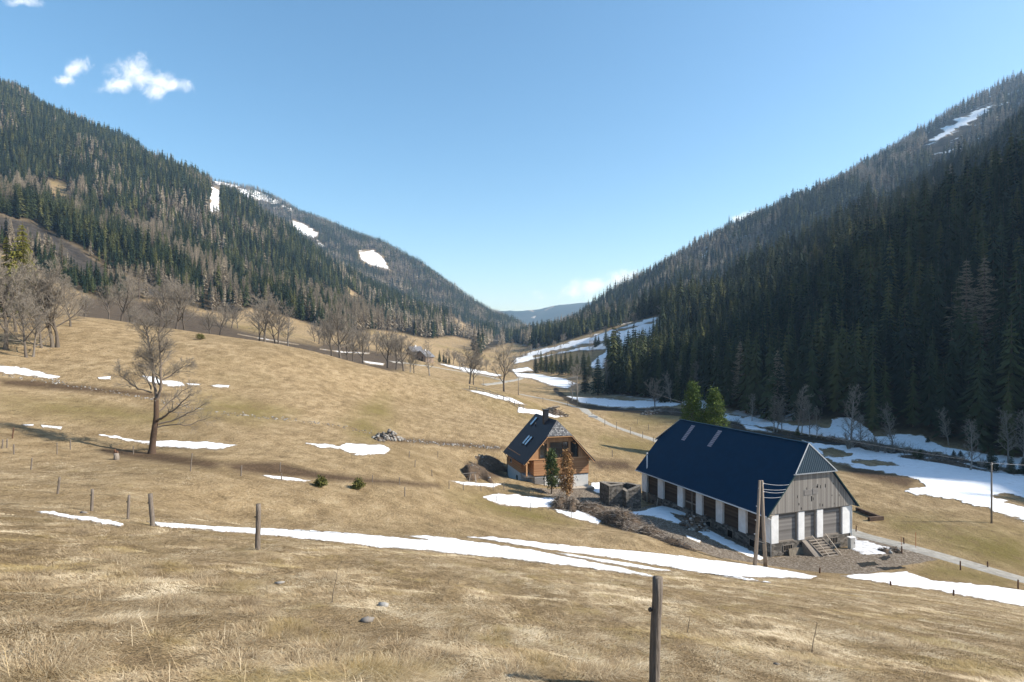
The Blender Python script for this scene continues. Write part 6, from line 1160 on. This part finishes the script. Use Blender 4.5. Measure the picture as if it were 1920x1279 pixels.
for k, (pl_, ya, yb) in enumerate(([[(1645, 1046), (1668, 1040), (1672, 1047), (1655, 1052)], 50, 90], [[(1640, 1064), (1690, 1062), (1700, 1066), (1660, 1070)], 50, 90], [[(1605, 1056), (1640, 1053), (1650, 1060), (1615, 1064)], 50, 90])):
    pa = np.array(pl_, float); gx, gy = np.meshgrid(np.arange(pa[:, 0].min(), pa[:, 0].max(), 1.0), np.arange(pa[:, 1].min(), pa[:, 1].max(), .7)); d = sdf(pl_, gx, gy) + 2 * fbm(gx / 6, gy / 3, 300 + k, 3); kp = d > 0; yv = np.where(kp, ground(gx.ravel(), gy.ravel(), ya, yb).reshape(gx.shape), np.nan); kp &= np.isfinite(yv); yv = np.where(kp, yv, 1); xv = (gx - CX) / F * yv; vi = np.full(gx.shape, -1); vi[kp] = np.arange(kp.sum()); zz = hz(xv.ravel(), yv.ravel()).reshape(gx.shape)[kp].mean() if kp.any() else 0
    q = np.stack([vi[:-1, :-1], vi[1:, :-1], vi[1:, 1:], vi[:-1, 1:]], -1).reshape(-1, 4); q = q[q.min(1) >= 0]
    if len(q): tag(link('puddle', np_mesh('puddle', np.stack([xv[kp], yv[kp], hz(xv[kp], yv[kp]) + .03], -1), q, True, mats=[pm])), kind='structure')

# ------------------------------------------------------------------ dry grass: matted blades and tussocks on the near slope
m_gras = bpy.data.materials.new('dry_grass_blades'); m_gras.use_nodes = True; nt = m_gras.node_tree; b = nt.nodes['Principled BSDF']; b.inputs['Roughness'].default_value = .8; b.inputs['Specular IOR Level'].default_value = .15
gp_ = N(nt, 'ShaderNodeNewGeometry').outputs['Position']
gc = ramp(nt, attr(nt, 'tint'), [(0, (.12, .08, .045)), (.3, (.30, .215, .12)), (.7, (.50, .39, .24)), (1, (.70, .58, .40))])
gc = mixc(nt, math_(nt, 'MULTIPLY', sstep(noise(nt, mapping(nt, gp_, (1, .55, 1)), .75, 4, .6), .48, .66), .6), gc, (.30, .215, .068))
gc = mixc(nt, math_(nt, 'MULTIPLY', sstep(noise(nt, mapping(nt, gp_, (1.2, .6, 1)), 1.3, 4, .6), .56, .69), .42), gc, (.13, .085, .05)); nt.links.new(gc, b.inputs['Base Color'])
g_ = np.random.default_rng(21)
def blades(X, Y, L, wd, tilt, az, tint, curl=.5):
    n = len(X); Z = hz(X, Y) - .012; d = np.stack([np.cos(az), np.sin(az)], 1); sd = np.stack([-d[:, 1], d[:, 0]], 1); c, s = np.cos(tilt), np.sin(tilt)
    P0 = np.stack([X, Y, Z], 1); m1 = P0.copy(); m1[:, :2] += d * (L * .55 * c)[:, None]; m1[:, 2] += L * .55 * s; tp = P0.copy(); tp[:, :2] += d * (L * c)[:, None] * (1 + .15 * curl); tp[:, 2] += L * s * (1 - curl); sl_ = hz(tp[:, 0], tp[:, 1]); tp[:, 2] = np.maximum(tp[:, 2], sl_ + .005); m1[:, 2] = np.maximum(m1[:, 2], hz(m1[:, 0], m1[:, 1]) + .015)
    w2 = np.concatenate([sd * wd[:, None] / 2, np.zeros((n, 1))], 1); V = np.stack([P0 - w2, P0 + w2, m1 + w2 * .8, m1 - w2 * .8, tp], 1).reshape(-1, 3); i = np.arange(n)[:, None] * 5
    T = np.concatenate([i + [0, 1, 2], i + [0, 2, 3], i + [3, 2, 4]], 1).reshape(-1, 3); return V, T, np.repeat(tint, 5)
nB = 680000; u_ = g_.uniform(-.98, .98, nB); t_ = g_.uniform(0, 1, nB) ** 1.0; Yb = 3.3 * (50 / 3.3) ** t_; Xb = u_ * Yb * 1.0
pat = fbm(Xb / .45, Yb / .75, 61, 3); pat2 = fbm(Xb / 1.7, Yb / 4.0, 62, 3); kp = (g_.random(nB) < np.clip(.62 + 1.0 * pat + .5 * pat2, .12, 1)); Xb, Yb, pat, pat2 = Xb[kp], Yb[kp], pat[kp], pat2[kp]; n = len(Xb)
Zb = hz(Xb, Yb); pxb, pyb = proj(Xb, Yb, Zb); sn = np.zeros(n, bool)
for pl_, ya, yb in snow_polys[:5]: sn |= sdf(pl_, pxb, pyb) > -1.0
Xb, Yb, pat, pat2 = (q[~sn] for q in (Xb, Yb, pat, pat2)); n = len(Xb); flow = 4.4 + 4.5 * fbm(Xb / 1.6, Yb / 1.6, 63, 2) + g_.normal(0, .8, n)
A = blades(Xb, Yb, g_.uniform(.05, .16, n) * (1 + Yb / 60), g_.uniform(.003, .0065, n) * (1 + Yb / 13), np.clip(g_.normal(.16, .2, n), .02, 1.0), flow, np.clip(.48 + .7 * pat + .5 * pat2 + g_.normal(0, .15, n), 0, 1), .3)
TX, TY, TL, TT2 = [], [], [], []; base = [(620, 1222, .42), (655, 1262, .55), (700, 1262, .5), (415, 1098, .45), (398, 1030, .4), (490, 1040, .35), (500, 1050, .35), (362, 1081, .35), (930, 1192, .3), (850, 1196, .3), (130, 988, .45), (110, 960, .4), (135, 1000, .4), (300, 1060, .35), (60, 1240, .5), (90, 1262, .4), (960, 1270, .35), (1000, 1245, .3), (1110, 1262, .35), (1520, 1222, .2), (450, 1240, .3), (610, 1080, .3), (605, 1084, .35), (200, 1050, .4), (240, 1075, .35), (330, 1130, .35), (760, 1250, .4), (540, 1190, .3)]
for k in range(80): base.append((g_.uniform(0, 1900), g_.uniform(1000, 1275), g_.uniform(.12, .3)))
for px, py, r_ in base:
    p = gp(px, py, 4, 34)
    if p is None: continue
    k = int(900 * r_ / .4); a = g_.uniform(0, 6.28, k); rr = r_ * np.sqrt(g_.random(k)); TX.append(p[0] + rr * np.cos(a)); TY.append(p[1] + rr * np.sin(a)); TL.append(np.stack([g_.uniform(.12, .34, k) * (r_ / .4) ** .4, a + g_.normal(0, .7, k)], 1)); TT2.append(np.clip(g_.normal(.22, .2, k) + .35 * rr / r_, 0, 1))
TX, TY, TL, TT2 = map(np.concatenate, (TX, TY, TL, TT2)); Bb = blades(TX, TY, TL[:, 0], g_.uniform(.0025, .0055, len(TX)), g_.uniform(.12, .85, len(TX)), TL[:, 1], TT2, .9)
nC = 800; Yc = 5 * (34 / 5) ** g_.random(nC); Xc = g_.uniform(-.95, .95, nC) * Yc; Cc = blades(Xc, Yc, g_.uniform(.2, .5, nC), g_.uniform(.003, .006, nC), g_.uniform(.6, 1.4, nC), g_.uniform(0, 6.28, nC), g_.uniform(.5, 1, nC), .35)
V = np.concatenate([A[0], Bb[0], Cc[0]]); T = np.concatenate([A[1], Bb[1] + len(A[0]), Cc[1] + len(A[0]) + len(Bb[0])]); TI = np.concatenate([A[2], Bb[2], Cc[2]])
tag(link('dry_grass', np_mesh('dry_grass', V, T, attrs={'tint': TI}, mats=[m_gras])), 'matted dry straw coloured grass on the near slope', 'grass', kind='stuff')
for px, py, hp, lab in ((1522, 1224, 66, 'thin bare sapling on the right of the near slope'), (1288, 1186, 36, 'tiny bare sapling right of the nearest fence post'), (622, 1130, 70, 'wispy dry stem rising from the near slope')):
    p = gp(px, py, 4, 40); tr = Tree(int(px), .0022, .05); h = hp * p[1] / F; ps = tr.path(Vector((0, 0, -.03)), Vector((.12, 0, 1)), h, 6, .08, .05); tr.add(ps, .008, .002, 0); tr.spread(ps, .004, .0022, h * .5, 1, 1, (0, 7), (.4, .8), (.3, .5)); a, c_ = tr.mesh((0,), (5, 4)); o = empty('sapling', p); link('stem', np_mesh('stem', a, c_, True, mats=[m_trunk]), o); a, c_ = tr.mesh((1,), (5, 3)); link('twigs', np_mesh('twigs', a, c_, mats=[m_trunk]), o); tag(o, lab, 'sapling')
# ------------------------------------------------------------------ air: one even box of haze round everything below the sky
hzm = bpy.data.materials.new('thin_air'); hzm.use_nodes = True; nt = hzm.node_tree; nt.nodes.clear()
pv = N(nt, 'ShaderNodeVolumePrincipled'); pv.inputs['Color'].default_value = (0.46, 0.70, 1.0, 1); pv.inputs['Density'].default_value = 0.000115; pv.inputs['Density Attribute'].default_value = ''
pv.inputs['Anisotropy'].default_value = 0.2; pv.inputs['Absorption Color'].default_value = (0.75, 0.85, 1, 1) if 'Absorption Color' in pv.inputs else (0, 0, 0, 1)
ou = N(nt, 'ShaderNodeOutputMaterial'); nt.links.new(pv.outputs[0], ou.inputs['Volume'])
hb = MB(); hb.box(-7500, 7500, -400, 9800, float(Zg.min()) - 5, 735); ho = hb.build('haze', hzm); tag(ho, kind='stuff')
